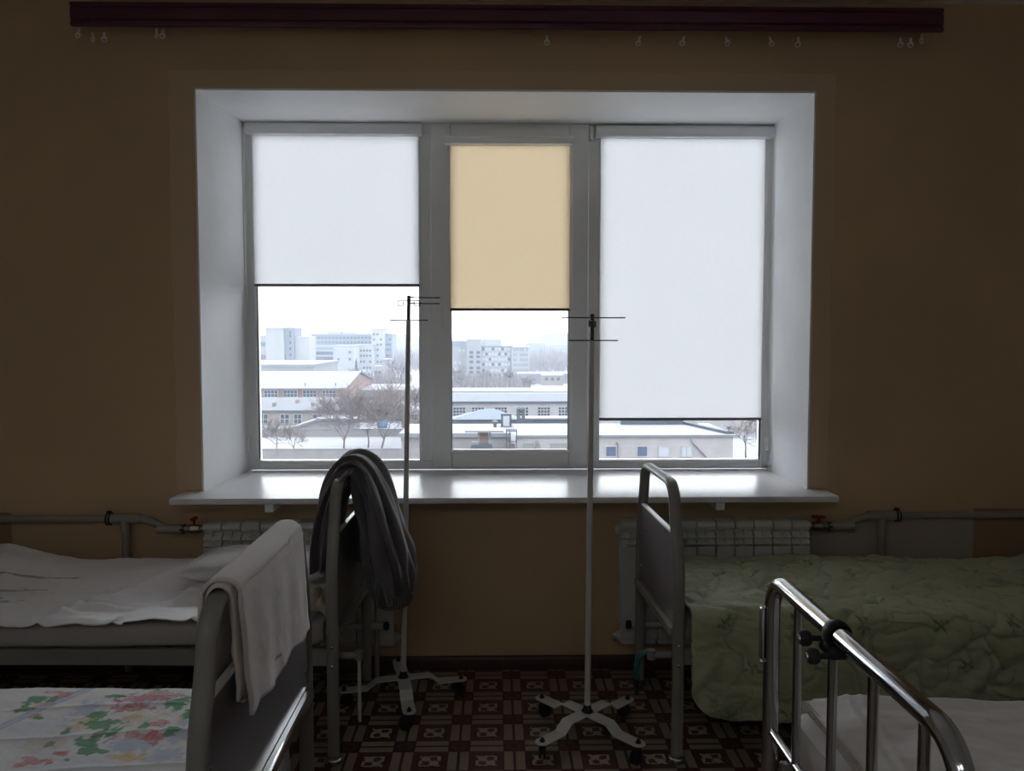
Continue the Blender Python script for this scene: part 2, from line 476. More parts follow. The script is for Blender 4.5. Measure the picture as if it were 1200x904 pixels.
# ------------------------------------------------------------------ roller blinds
def blind(label, x0, x1, ztop, zbot, fab, yf, cx0, cx1, ch, chain_x, chain_z, weight):
    t = thing('roller_blind', label, 'blind', ((x0+x1)/2, yf, zbot), 0, None)
    cz = ztop
    poly = [(yf+.006, cz+ch), (yf-.018, cz+ch), (yf-.030, cz+ch*.80), (yf-.034, cz+ch*.45), (yf-.030, cz+.004), (yf-.022, cz), (yf+.006, cz)]
    wobj('cassette', MB().prism(poly, cx0+.006, cx1-.006, 'X'), M['pvc'], t, 30)
    for a, b in ((cx0, cx0+.006), (cx1-.006, cx1)):
        wobj('end_cap', MB().prism([(p[0]*1.0 + (-.002 if p[0] < yf else 0), p[1]) for p in poly], a, b, 'X'), M['glider'], t, 30)
    def f(u, v):
        return (x0 + (x1-x0)*u + .0012*math.sin(v*9 + 2*u), yf + .0022*math.sin(v*5.2)*math.sin(PI*u) + .0010*nz(u*3, v*4), zbot + (ztop-zbot+.003)*v)
    fb = wobj('fabric', MB().grid(24, 40, f), fab, t)
    wobj('bottom_bar', MB().box(x0-.001, x1+.001, yf-.007, yf+.006, zbot-.014, zbot+.001, .003), M['darkbar'], t, label='dark slim bottom bar')
    # bead chain loop with its weight
    if chain_x is not None:
        zt, zb = ztop + .01, chain_z
        yy = yf - .026
        mb = MB()
        mb.tube([(chain_x-.005, yy, zt), (chain_x-.005, yy, zb+.01), (chain_x, yy, zb), (chain_x+.005, yy, zb+.01), (chain_x+.005, yy, zt)], .0018, 6)
        n = int((zt-zb)/.012)
        for i in range(n):
            for s in (-.005, .005):
                mb.lathe((chain_x+s, yy, zb+.012+i*.012), [(.0008, -.003), (.003, 0), (.0008, .003)], 6)
        ch_ = wobj('bead_chain', mb, M['glider'], t)
        if weight:
            wobj('chain_weight', MB().box(chain_x-.010, chain_x+.010, yy-.008, yy+.008, zb-.03, zb+.05, .005), M['glider'], ch_)
    return t
M['darkbar'] = simple('dark blind bar', (.16, .15, .18), .4)
blind('white roller blind of the left window light, drawn halfway down', -1.256, -.405, 2.563, 1.806, M['white_blind'], 4.146, -1.287, -.385, .062, -1.292, .965, True)
blind('beige roller blind of the middle opening light, drawn halfway down', -.244, .375, 2.512, 1.680, M['beige_blind'], 4.122, -.268, .392, .045, .381, .975, True)
blind('white roller blind of the right window light, drawn almost to the bottom', .534, 1.390, 2.557, 1.106, M['white_blind'], 4.146, .508, 1.428, .062, 1.414, .965, True)

# ------------------------------------------------------------------ added fill lamps, unseen behind the camera, to brighten the dim room
FILL_STRENGTH = 1.15
lm = bpy.data.materials.new('fill lamp diffuser'); lm.use_nodes = True
lb = lm.node_tree.nodes['Principled BSDF']
lb.inputs['Emission Color'].default_value = (.95, .97, 1.0, 1); lb.inputs['Emission Strength'].default_value = FILL_STRENGTH
for lx, ly, lab in ((-1.95, -1.5, 'added fill lamp on the ceiling at the back of the room by the left wall'), (-.25, -1.5, 'added fill lamp on the ceiling at the back of the room near the middle')):
    t = thing('fill_lamp', lab, 'lamp', (lx, ly, CZ), 0, None)
    obj('housing', MB().box(-.64, .64, -.30, .30, -.045, 0, .006), M['pvc'], t)
    obj('diffuser', MB().box(-.60, .60, -.26, .26, -.075, -.046, .012), lm, t)

# ------------------------------------------------------------------ curtain cornice with gliders
CYF = 3.50
ct = thing('curtain_cornice', 'long maroon curtain cornice with small gliders above the window', 'curtain rail', (.06, 3.55, 2.87))
prof = [(CYF+.012, 2.865), (CYF+.002, 2.868), (CYF, 2.875), (CYF, 2.884), (CYF+.008, 2.889), (CYF+.008, 2.893), (CYF+.001, 2.898),
        (CYF+.001, 2.938), (CYF+.008, 2.943), (CYF+.008, 2.948), (CYF, 2.953), (CYF+.001, 2.966), (CYF+.012, 2.971), (CYF+.018, 2.968), (CYF+.018, 2.868)]
wobj('fascia', MB().prism(prof, -1.826, 1.947, 'X'), M['cornice'], ct, 25)
wobj('top_board', MB().box(-1.822, 1.943, CYF+.018, 3.599, 2.930, 2.945, .001), M['glider'], ct)
for y in (3.535, 3.570):
    wobj('track', MB().prism([(y-.009, 2.928), (y+.009, 2.928), (y+.009, 2.914), (y+.003, 2.914), (y+.003, 2.920), (y-.003, 2.920), (y-.003, 2.914), (y-.009, 2.914)], -1.815, 1.936, 'X'), M['glider'], ct, 0)
gm = None
for px, yg, tilt in ((108, 3.535, .3), (123, 3.57, 0), (136, 3.57, 0), (195, 3.535, 0), (203, 3.535, .2), (640, 3.57, 0), (747, 3.57, .3), (798, 3.57, .25), (847, 3.57, -.3), (898, 3.57, -.3), (931, 3.57, .1), (1050, 3.57, 0), (1062, 3.57, 0), (1075, 3.535, .1)):
    if gm is None:
        mb = MB().box(-.004, .004, -.003, .003, -.012, .006, .001)
        mb.tube([(0, 0, -.010)] + [(.009*math.sin(a), 0, -.024 + .012*math.cos(a)) for a in [i*PI/6 for i in range(0, 11)]], .0024, 6)
        mb.box(-.008, .008, -.002, .002, -.022, -.014, .001)
        gm = mb.mesh('glider', M['glider'])
    o = link('glider', gm, ct)
    o.location = Vector(((px-583)/F*yg, yg, 2.868 - (.010 if yg > 3.55 else .006))) - Vector(ct.location)
    o.scale = (1.2, 1.2, 1.0)
    o.rotation_euler = (0, tilt, random.uniform(-.8, .8))

# ------------------------------------------------------------------ radiators and heating pipes
RT, RB, RYF, RYB = .716, .155, 3.462, 3.555
def section_mesh(w):
    mb = MB(); h = w/2 - .0030
    # rounded top cap
    n = 8
    poly = [(RYF+.020, RT-.040), (RYF+.006, RT-.034), (RYF+.0, RT-.022)] + [(RYF+.022-.022*math.cos(a), RT-.020+.020*math.sin(a)) for a in [i*PI/2/5 for i in range(1, 6)]] + [(RYB-.01, RT), (RYB, RT-.01), (RYB, RT-.040)]
    mb.prism(poly, -h, h, 'X')
    for i, z in enumerate((RT-.068, RT-.096)):                     # convection louvres
        mb.prism([(RYF+.004, z-.004), (RYF+.022, z+.016), (RYF+.030, z+.016), (RYF+.030, z+.008), (RYF+.014, z-.008), (RYF+.006, z-.010)], -h, h, 'X')
    mb.box(-.0025, .0025, RYF+.002, RYB-.012, RB+.05, RT-.034)     # middle fin
    mb.box(-h, h, RYF+.001, RYF+.010, RB+.035, RT-.112, .002)      # flat front plate
    mb.box(-.018, .018, RYF+.028, RYB-.020, RB+.02, RT-.03, .006)  # water column
    mb.box(-h, h, RYB-.012, RYB-.008, RB+.08, RT-.05)
    mb.cyl((-h-.001, 3.51, RT-.045), (h+.001, 3.51, RT-.045), .024, 12)
    mb.cyl((-h-.001, 3.51, RB+.03), (h+.001, 3.51, RB+.03), .024, 12)
    mb.box(-h, h, RYF+.012, RYB-.01, RB, RB+.05, .008)
    return mb.mesh('section', M['radiator'], 30)
def radiator(label, x0, x1, n, side):
    w = (x1-x0)/n
    t = thing('radiator', label, 'radiator', ((x0+x1)/2, 3.51, RB))
    me = section_mesh(w); me.transform(Matrix.Translation((0, -3.51, -RB)))
    for i in range(n):
        o = link('section', me, t); o.location.x = x0 + w*(i+.5) - (x0+x1)/2
    xe = x1 if side > 0 else x0                                    # the end towards the middle of the room
    wobj('end_plug', MB().lathe((xe, 3.51, RT-.045), [(.022, 0), (.022, side*.010), (.014, side*.012), (.014, side*.020), (.004, side*.022)], 14, 'X'), M['radiator'], t)
    wobj('end_plug', MB().lathe((xe, 3.51, RB+.03), [(.022, 0), (.022, side*.010), (.014, side*.012), (.014, side*.026), (.004, side*.028)], 14, 'X'), M['radiator'], t)
    for bx in (x0+w, x1-w): wobj('wall_bracket', MB().box(bx-.012, bx+.012, RYB-.01, 3.599, RT-.10, RT-.06, .002), M['radiator'], t)
    return t
radiator('white sectional radiator under the left part of the sill', -1.297, -.457, 10, 1)
radiator('white sectional radiator under the right part of the sill', .546, 1.394, 10, -1)

def pipe_run(label, xr, s, xwall, xclamp, xtee):
    """s: direction from the radiator to the side wall"""
    t = thing('heating_pipe', label, 'pipe', (xr, 3.545, .70))
    zc, yc = .718, 3.560
    wobj('pipe', MB().tube([(xr+s*.105, 3.52, RT-.036), (xr+s*.17, 3.52, RT-.036), (xr+s*.26, 3.545, .712), (xtee-s*.05, yc, zc), (xwall, yc, zc)], .0165, 14), M['pipe'], t)
    mb = MB().cyl((xtee-s*.065, yc, zc), (xtee+s*.085, yc, zc), .0225, 16)
    mb.cyl((xtee, yc, zc), (xtee, yc, zc-.05), .0215, 16)
    wobj('tee_fitting', mb, M['pipe'], t)
    wobj('drop_pipe', MB().cyl((xtee, yc, zc-.045), (xtee, yc, .02), .0165, 14), M['pipe'], t)
    wobj('elbow_sleeve', MB().cyl((xr+s*.10, 3.52, RT-.036), (xr+s*.215, 3.522, RT-.036), .0205, 16), M['pipe'], t)
    mb = MB()
    for dx in (-.006, .008): mb.tube([(xclamp+dx, yc+.026*math.cos(a), zc+.026*math.sin(a)) for a in [i*2*PI/16 for i in range(16)]], .0035, 6, closed=True)
    mb.box(xclamp-.006, xclamp+.006, 3.58, 3.599, zc-.01, zc+.01)
    mb.box(xclamp-.009, xclamp+.009, yc-.008, yc+.008, zc+.022, zc+.036, .002)
    wobj('pipe_clamp', mb, M['black'], t)
    v = wobj('ball_valve', MB().lathe((xr+s*.006, 3.52, RT-.036), [(.016, 0), (.016, s*.02), (.020, s*.022), (.020, s*.040), (.023, s*.046), (.023, s*.062), (.019, s*.068), (.019, s*.098), (.021, s*.10), (.021, s*.108)], 8, 'X'), M['brass'], t, 30)
    wobj('union_nut', MB().lathe((xr+s*.006, 3.52, RT-.036), [(.0225, s*.088), (.0225, s*.106)], 6, 'X'), M['black'], v, 20)
    g = MB().cyl((xr+s*.055, 3.52, RT-.016), (xr+s*.055, 3.52, RT+.004), .006, 8)
    g.box(xr+s*.055-.030, xr+s*.055+.030, 3.505, 3.535, RT+.002, RT+.013, .004)
    if s < 0: 
        g = MB().cyl((xr+s*.055, 3.52, RT-.016), (xr+s*.055, 3.52, RT+.006), .006, 8)
        g.box(xr+s*.055-.010, xr+s*.055+.010, 3.495, 3.545, RT+.002, RT+.016, .004)
    wobj('valve_handle', g, M['redgrip'], v, label='red valve handle')
    return t
pipe_run('grey heating pipe with red valve along the wall left of the window', -1.297, -1, WX0, -1.745, -1.675)
pipe_run('grey heating pipe with red valve along the wall right of the window', 1.394, 1, WX1, 1.826, 1.757)
# return pipes at the inner ends of the radiators, down to the floor
for xr, s, lab in ((-.457, 1, 'white return pipe with valve from the left radiator to the floor'), (.546, -1, 'white return pipe with valve from the right radiator to the floor')):
    t = thing('return_pipe', lab, 'pipe', (xr, 3.51, 0))
    zz = RB+.03
    # runs under the radiator's edge and back to the wall
    wobj('pipe', MB().tube([(xr-s*.075, 3.44, .26), (xr-s*.075, 3.44, .06), (xr-s*.075, 3.45, .0)], .011, 12), M['pipe'], t)
    wobj('valve_body', MB().tube([(xr-s*.20, 3.435, .265), (xr-s*.075, 3.435, .265), (xr-s*.045, 3.435, .265)], [.013, .016, .013], 12), M['radiator'], t)
    wobj('valve_knob', MB().lathe((xr-s*.045, 3.435, .265), [(.010, 0), (.018, s*.003), (.019, s*.02), (.012, s*.024)], 12, 'X'), M['black'], t)

# ------------------------------------------------------------------ beds
def arch_path(W, H1=.70, top=1.0, n=6):
    """left half mirrored: posts lean in above H1 and round into the top bar"""
    half = [(0, 0), (0, .35), (0, H1-.06), (.004, H1), (.016, H1+.07), (.055, H1+.17)]
    # rounded corner to the top bar
    cx, cz, r = .150, top-.085, .085
    a0 = math.radians(157)
    for i in range(n+1):
        a = a0 + (PI/2 - a0)*i/n
        half.append((cx + r*math.cos(a), cz + r*math.sin(a)))
    return half + [(W-p[0], p[1]) for p in half[::-1]]
def smooth_path(pts, it=2):
    for _ in range(it):
        q = [pts[0]]
        for a, b in zip(pts, pts[1:]):
            q += [(a[0]*.75+b[0]*.25, a[1]*.75+b[1]*.25), (a[0]*.25+b[0]*.75, a[1]*.25+b[1]*.75)]
        pts = q + [pts[-1]]
    return pts
def grey_bed(label, loc, rz, s, W, L, rail_mat, both=True):
    t = thing('hospital_bed', label, 'bed', loc, rz, None)
    for k, x in enumerate((0, s*L)):
        path = smooth_path(arch_path(W), 2)
        obj('end_frame', MB().tube([(x, p[0], p[1]) for p in path], .0215, 12, .0125, up=(1, 0, 0), fn=lambda v, th: (abs(math.cos(th))**3 + abs(math.sin(th))**3)**(-1/3)), M['bedgrey'], t, 50)
        mb = MB().prism([(.012, .495), (W-.012, .495), (W-.012, .70), (W-.026, .77), (W-.046, .815), (.046, .815), (.026, .77), (.012, .70)], x-.009, x+.009, 'X')
        ep = obj('end_panel', mb, M['panel'], t, 25)
        obj('edge_trim', MB().box(x-.0105, x+.0105, .048, W-.048, .8145, .824, .003), M['glider'], ep, label='pale plastic edge strip')
        obj('lower_rail', MB().box(x-.030, x+.030, .014, W-.014, .456, .492, .006), rail_mat, t)
        for y in (0, W):
            obj('foot_cap', MB().lathe((x, y, 0), [(.026, 0), (.030, .004), (.030, .018), (.025, .022), (.0245, .03)], 18), M['steel'], t)
            for z in (.55, .69):
                yy = y + (.042 if y == 0 else -.042)
                for q in (1, -1):
                    if q*s < 0: obj('bolt', MB().lathe((x+q*.009, yy, z), [(.0065, 0), (.006, q*.003), (.003, q*.005)], 10, 'X'), M['steel'], t)
            for z in (.36, .43):
                obj('bolt', MB().lathe((x, y + (-.012 if y == 0 else .012), z), [(.0065, 0), (.006, (-.003 if y == 0 else .003)), (.003, (-.005 if y == 0 else .005))], 10, 'Y'), M['steel'], t)
    for y in (.010, W-.010):
        obj('side_rail', MB().box(min(s*.02, s*(L-.02)), max(s*.02, s*(L-.02)), y-.014, y+.014, .357, .415, .004), M['bedgrey'], t)
    mb = MB()
    n = 14
    for i in range(n):
        x = s*(.1 + (L-.2)*i/(n-1)); mb.box(x-.022, x+.022, .024, W-.024, .395, .408)
    obj('slat_base', mb, M['bedgrey'], t)
    return t
bedRF = grey_bed('grey metal hospital bed with the green quilt by the right radiator', (.648, 2.785, 0), math.radians(2.2), 1, .625, 1.93, M['bedgrey'])
bedLF = grey_bed('grey metal hospital bed with white sheets by the left radiator', (-.592, 2.800, 0), math.radians(-1.5), -1, .625, 1.93, M['bedgrey'])
bedLN = grey_bed('grey metal hospital bed with floral bedding nearest on the left', (-.580, 1.495, 0), 0, -1, .86, 1.93, M['rail'])
# side sockets (holders for a drip pole) on the two far beds
for b, s, lab in ((bedLF, 1, None), (bedRF, -1, None)):
    obj('socket_tube', MB().tube([(s*.012, .05, .375), (s*.085, .05, .375)], .013, 12), M['bedgrey'], b)
    obj('socket_collar', MB().cyl((s*.085, .05, .362), (s*.085, .05, .395), .016, 12), M['bedgrey'], b)
obj('crank_rod', MB().cyl((.085, .05, .365), (.085, .05, .13), .0065, 8), M['standwhite'], bedLF)

# chrome tube bed
CXB, CY0, CY1 = .678, 1.105, 1.915
bedRN = thing('chrome_bed', 'chromed tubular hospital bed with vertical bars nearest on the right', 'bed', (CXB, CY0, 0))
for k, x in enumerate((0, 1.95)):
    W = CY1-CY0; r = .085; H = .95
    p = [(x, 0, 0), (x, 0, .5)] + [(x, r-r*math.cos(a), H-r+r*math.sin(a)) for a in [i*PI/2/8 for i in range(9)]]
    p += [(x, W-q[1], q[2]) for q in p[::-1]]
    obj('end_frame', MB().tube(p, .0195, 20, up=(1, 0, 0)), M['chrome'], bedRN, 60)
    for yb in (.112, .284, .456, .642):
        obj('vertical_bar', MB().cyl((x, yb, .57), (x, yb, H-.008), .0098, 14), M['chrome'], bedRN)
    obj('cross_bar', MB().cyl((x, .012, .565), (x, W-.012, .565), .0105, 14), M['chrome'], bedRN)
    for y in (0, W): obj('foot_cap', MB().lathe((x, y, 0), [(.024, 0), (.026, .004), (.026, .03), (.021, .034)], 18), M['black'], bedRN)
for y in (.02, CY1-CY0-.02): obj('side_rail', MB().box(.02, 1.93, y-.014, y+.014, .44, .49, .004), M['bedgrey'], bedRN)
obj('slat_base', MB().box(.03, 1.92, .035, CY1-CY0-.035, .462, .472), M['bedgrey'], bedRN)
# strip bracket on the far post
mb = MB().box(-.029, -.021, CY1-CY0-.012, CY1-CY0+.012, .745, .875, .003)
mb.lathe((-.025, CY1-CY0, .742), [(.004, -.008), (.007, -.003), (.004, .004)], 8)
obj('bracket_strip', mb, M['steel'], bedRN)
# black screw clamp on the top bar, with two knobs towards the room
cl = thing('screw_clamp', 'black screw clamp with two knobs on the chromed bed rail', 'clamp', (CXB, 1.545, .95))
mb = MB().tube([(.0235*math.sin(a), 0, .0235*math.cos(a)) for a in [i*2*PI/20 for i in range(20)]], .016, 8, ry=.0045, closed=True)
mb.box(-.026, .016, -.030, .030, -.044, -.020, .007)
obj('clamp_body', mb, M['black'], cl)
for y, x, z in ((.034, -.050, -.022), (-.022, -.056, -.036)):
    obj('knob', MB().lathe((x, y, z), [(.006, .032), (.006, .012), (.013, .010), (.016, .004), (.016, -.006), (.012, -.012), (.004, -.014)], 14, 'X'), M['black'], cl)
    obj('knob_cap', MB().lathe((x-.0135, y, z), [(.0095, .003), (.008, -.002), (.003, -.0035)], 12, 'X'), M['steel'], cl)

# ------------------------------------------------------------------ bedding
def slab(x0, x1, y0, y1, z0, z1, nx=50, ny=20, r=.03, bump=.006, seed=0):
    """soft mattress: closed superellipse section swept along X"""
    mb = MB(); n = 40
    cy, cz, hy, hz = (y0+y1)/2, (z0+z1)/2, (y1-y0)/2, (z1-z0)/2
    def f(u, v):
        th = 2*PI*u
        c, s_ = math.cos(th), math.sin(th)
        e = .18
        yy = hy*math.copysign(abs(c)**e, c); zz = hz*math.copysign(abs(s_)**.45, s_)
        x = x0 + (x1-x0)*v
        k = min(1, (min(v, 1-v)*(x1-x0)/r)); k = .9 + .1*math.sqrt(max(0, 1-(1-min(1, k))**2)) 
        b = bump*fbm(x*4+seed, yy*6, zz*6+seed)
        return (x, cy + yy*k + b*c, cz + zz*(k if k < 1 else 1) + b*s_)
    mb.grid(n, nx, f, closed_u=True)
    bm = mb.bm; bm.verts.ensure_lookup_table()
    for j in (0, nx-1):
        vs_ = [bm.verts[i*nx+j] for i in range(n)]
        try: bm.faces.new(vs_ if j else vs_[::-1])
        except ValueError: pass
    return mb
def solid(o, th, sub=0):
    m = o.modifiers.new('thickness', 'SOLIDIFY'); m.thickness = th; m.offset = 0
    return o
def paint(o, f):
    me = o.data
    a = me.attributes.new('print', 'FLOAT_COLOR', 'POINT')
    for i, v in enumerate(me.vertices): a.data[i].color = (*f(v.co), 1)

# --- far left bed
o = obj('mattress', slab(-2.46, -.635, 2.815, 3.43, .415, .512, seed=1), M['mattress'])
tag(o, 'pale mattress under the wrinkled white sheet on the far left bed', 'mattress')
origin(o, (-1.55, 3.12, .415))
def sheet_z(x, y):
    t = (y-2.79)/.63
    z = .522 + .050*sm(.25, 1., t) + .012*fbm(x*2.2, y*3.5, 3.)
    z += .060*sm(-1.75, -2.15, x)*sm(.45, .9, t)                        # folded cover at the far left end
    # rolls lying along the bed at the left
    for yc, a, xa in ((2.915, .030, -1.27), (2.965, .024, -1.22), (2.865, .018, -1.42)):
        w = sm(xa, xa-.25, x)
        yy = yc + .014*nz(x*4, yc*7) + .02*(x+1.6)
        z += a*w*math.exp(-((y-yy)/.016)**2)
    # ironed creases: along the bed and across it
    z += .012*math.exp(-abs(y-3.085-.012*nz(x*2))/.008)*sm(-1.75, -1.5, x)
    for xc, sl in ((-1.36, .55), (-1.08, .52), (-.86, .3), (-1.62, .6)):
        d = x - xc - sl*(y-2.8)
        z += .016*math.exp(-abs(d)/.014)
    # lifted front edge
    z += .022*math.exp(-((x+1.22)/.11)**2)*math.exp(-(y-2.79)/.07)
    z += .006*fbm(x*9, y*14, 1.) + .010*abs(fbm(x*3.2, y*5, 9.))
    return z
def f(u, v):
    x = -2.47 + 1.80*u; y = 2.786 + .635*v + .008*nz(x*3, 5)*(1-v)
    return (x, y, sheet_z(x, y) - .012*max(0, 1-v*22)*(1 if x < -1.33 or x > -1.05 else .3))
o = obj('sheet', MB().grid(240, 90, f), M['stamped'], smooth=80)
def sheet_col(p):
    c = [.93, .92, .94]
    e = -1.70 - .45*(3.24-p.y) - p.x
    if 0 < e < .5:                                                    # faded laundry stamp: two lines and a smudge of grey blue ink
        for yl, w, k in ((3.215, .006, .55), (3.10, .005, .45)):
            if abs(p.y - yl - .02*e) < w + .002*nz(p.x*30): c = [q*(1-k) for q in c]
        if 2.955 < p.y < 3.04 and nz(p.x*12, p.y*40, 2) > .05: c = [c[0]*.62, c[1]*.64, c[2]*.74]
    return c
paint(o, sheet_col)
solid(o, .004)
tag(o, 'rumpled white cotton sheet with ironed creases spread on the far left bed', 'sheet'); origin(o, (-1.55, 3.1, .52))
def pillow_mb(cx, cy, cz, lx, ly, h, rz, seed):
    mb = MB()
    c, s_ = math.cos(rz), math.sin(rz)
    def surf(sign):
        def f(u, v):
            a, b = 2*u-1, 2*v-1
            e = max(0, (1-abs(a)**3.2))*max(0, (1-abs(b)**3.2))
            pin = 1 - .07*(a*a*b*b) 
            x, y = a*lx/2*(1-.05*(1-b*b)*abs(a))*pin, b*ly/2*(1-.05*(1-a*a)*abs(b))*pin
            z = sign*h/2*e**.45 + .006*fbm(a*3+seed, b*3, sign)*e
            return (cx + x*c - y*s_, cy + x*s_ + y*c, cz + z)
        return f
    mb.grid(40, 30, surf(1)); mb.grid(40, 30, surf(-1))
    bmesh.ops.remove_doubles(mb.bm, verts=mb.bm.verts[:], dist=.0005)
    return mb
o = obj('pillow', pillow_mb(-.955, 3.235, .607, .62, .36, .105, -.03, 4), M['pillow'], smooth=80)
tag(o, 'flat white pillow at the right end of the far left bed', 'pillow'); origin(o, (-.945, 3.245, .56))
def crumple(cx, cy, z0, rx, ry, h, seed, n=44):
    mb = MB()
    def f(u, v):
        a, b = 2*u-1, 2*v-1
        q = max(0, 1-(a*a+b*b)/1.6)
        x = cx + a*rx*(1+.25*nz(a*2, b*2, seed)); y = cy + b*ry*(1+.25*nz(a*2+9, b*2, seed))
        rid = abs(fbm(a*2.2+seed, b*2.2, seed))
        return (x, y, z0 + h*q**.5*(.35 + 1.1*rid) + .004)
    mb.grid(n, n, f); return mb
o = solid(obj('crumpled_cloth', crumple(-.690, 2.925, .528, .075, .085, .065, 5.), M['cream'], smooth=80), .003)
tag(o, 'crumpled cream cloth at the foot end of the far left bed', 'cloth'); origin(o, (-.69, 2.925, .528))

# printed stamp on the folded cover (flat printing on the sheet, laid as thin ink strips)
# --- far right bed: quilt
o = obj('mattress', slab(.700, 2.50, 2.835, 3.46, .415, .515, seed=2), M['mattress'])
tag(o, 'mattress hidden under the green quilt on the far right bed', 'mattress'); origin(o, (1.6, 3.14, .415))
def quilt_base(u, v):
    """u along the bed, v 0 at the wall -> 1 at the hanging hem"""
    x = .690 + 1.86*u
    top, drop = .66, .335
    hx = x-.690
    if hx < .13: drop -= .115*(1-math.sqrt(max(0, 1-(1-hx/.13)**2)))
    d = v*(top+drop+.03)
    r = .045
    yb, yf = 3.425, 2.765
    flat = top-r
    if d < flat: y, z, n = yb-d, 0., (0, 0, 1)
    elif d < flat + r*PI/2:
        a = (d-flat)/r; y, z, n = yb-flat-r*math.sin(a), -r*(1-math.cos(a)), (0, -math.sin(a), math.cos(a))
    else:
        z = -r-(d-flat-r*PI/2); y, n = yb-top, (0, -1, 0)
    z += .556 + .014*sm(0, .5, (yb-y)/.66)*0 - .045*(x-.69)/1.8*sm(3.4, 2.76, y) + .012*fbm(x*2, y*2.5, 8.)*(1 if n[2] > .5 else .3)
    if n[1] < -.9: y += .016*nz(x*3.1, z*2, 2.) - .012*sm(.5, .22, z)
    return Vector((x, y, z)), Vector(n), d
def quilt_puff(x, d):
    q = Vector((x*5.6 + .9*nz(x*4, d*4, 4) + .35*nz(x*13, d*13, 4), d*7.2 + .9*nz(x*4+7, d*4, 4) + .35*nz(x*13+5, d*13, 4), .3))
    ds, _ = noise.voronoi(q)
    g = ds[1]-ds[0]
    return sm(0, .42, g), g
def f(u, v):
    p, n, d = quilt_base(u, v)
    pf, g = quilt_puff(p.x, d)
    w = .013*pf + .007*fbm(p.x*9, d*15, 2) 
    wr = math.sin((p.x*.8 + d*.75)*62 + 5*nz(p.x*4, d*4))              # drawn puckers
    w += .005*wr*sm(.1, .5, nz(p.x*2.2, d*2.2, 11) + .35) + .006*abs(fbm(p.x*6, d*19, 21))
    return p + n*w
o = solid(obj('quilt', MB().grid(300, 190, f), M['quilt'], smooth=80), .006)
SPR = []
random.seed(21)
for i in range(8):
    for j in range(7):
        SPR.append((.80 + i*.255 + (j % 2)*.125 + random.uniform(-.03, .03), .06 + j*.155 + random.uniform(-.02, .02), random.uniform(0, PI)))
def quilt_col(p):
    d = 3.425-p.y if p.y > 2.795 else .64 + (.54-p.z)
    base = (.375, .41, .25); dk = (.07, .12, .06); lt = (.46, .49, .32)
    k = .5 + .5*nz(p.x*3, d*3, 6)
    c = [a*(1-k) + b*k for a, b in zip(base, lt)]
    g = quilt_puff(p.x, d)[1]
    if g < .045: c = [q*(.62+.38*g/.045) for q in c]      # colour darkened along the stitched seams
    for sx, sy, a in SPR:
        dx, dy = p.x-sx, d-sy
        if abs(dx) > .075 or abs(dy) > .075: continue
        ca, sa = math.cos(a), math.sin(a); ux, uy = dx*ca+dy*sa, -dx*sa+dy*ca
        rr = math.hypot(ux, uy*1.5); th = math.atan2(uy, ux)
        leaf = .020 + .020*math.sin(th*5 + 4*nz(sx*9, sy*9))
        if rr < leaf + .012*nz(p.x*50, d*50, 3) and nz(p.x*80, d*80, 1) > -.25:
            c = [.35*q + .65*w for q, w in zip(c, dk)]
    return c
paint(o, quilt_col)
tag(o, 'quilted green satin bedspread with dark leaf sprigs hanging over the far right bed', 'quilt'); origin(o, (1.6, 3.1, .55))

# --- near left bed: floral sheet
o = obj('mattress', slab(-2.45, -.630, 1.56, 2.30, .415, .495, seed=3), M['mattress'])
tag(o, 'mattress under the floral sheet on the near left bed', 'mattress'); origin(o, (-1.5, 1.93, .415))
def floral_z(x, y):
    z = .512 + .006*fbm(x*2, y*2, 2) + .006*sm(-1.25, -1.6, x)*0
    for yc in (1.72, 1.86, 2.02, 2.17):
        yy = yc + .03*nz(x*2, yc*3) + .05*(x+1)
        z += .006*math.exp(-abs(y-yy)/.010)*sm(-.35, .2, nz(x*2.3, yc*11))
    z += .002*fbm(x*10, y*14, 5)
    return z
def f(u, v):
    x = -2.47 + 1.855*u; y = 1.545 + .765*v + .010*nz(x*2.5, 3)*(v > .9)
    z = floral_z(x, y) - .03*max(0, (v-.965)/.035)**2 - .03*max(0, (.035-v)/.035)**2
    return (x, y, z)
o = solid(obj('floral_sheet', MB().grid(520, 230, f), M['floral'], smooth=80), .004)
BL = [  # x, y, rx, ry, colour index (printed flowers)
]
PAL = dict(g=(.10, .34, .16), r=(.62, .14, .15), p=(.70, .34, .33), y=(.74, .52, .22), c=(.72, .66, .58), b=(.36, .47, .68), d=(.16, .30, .22))
def at_floral(px, py):
    Y = (EYE-.515)*F/(py-391); return ((px-583)/F*Y, Y)
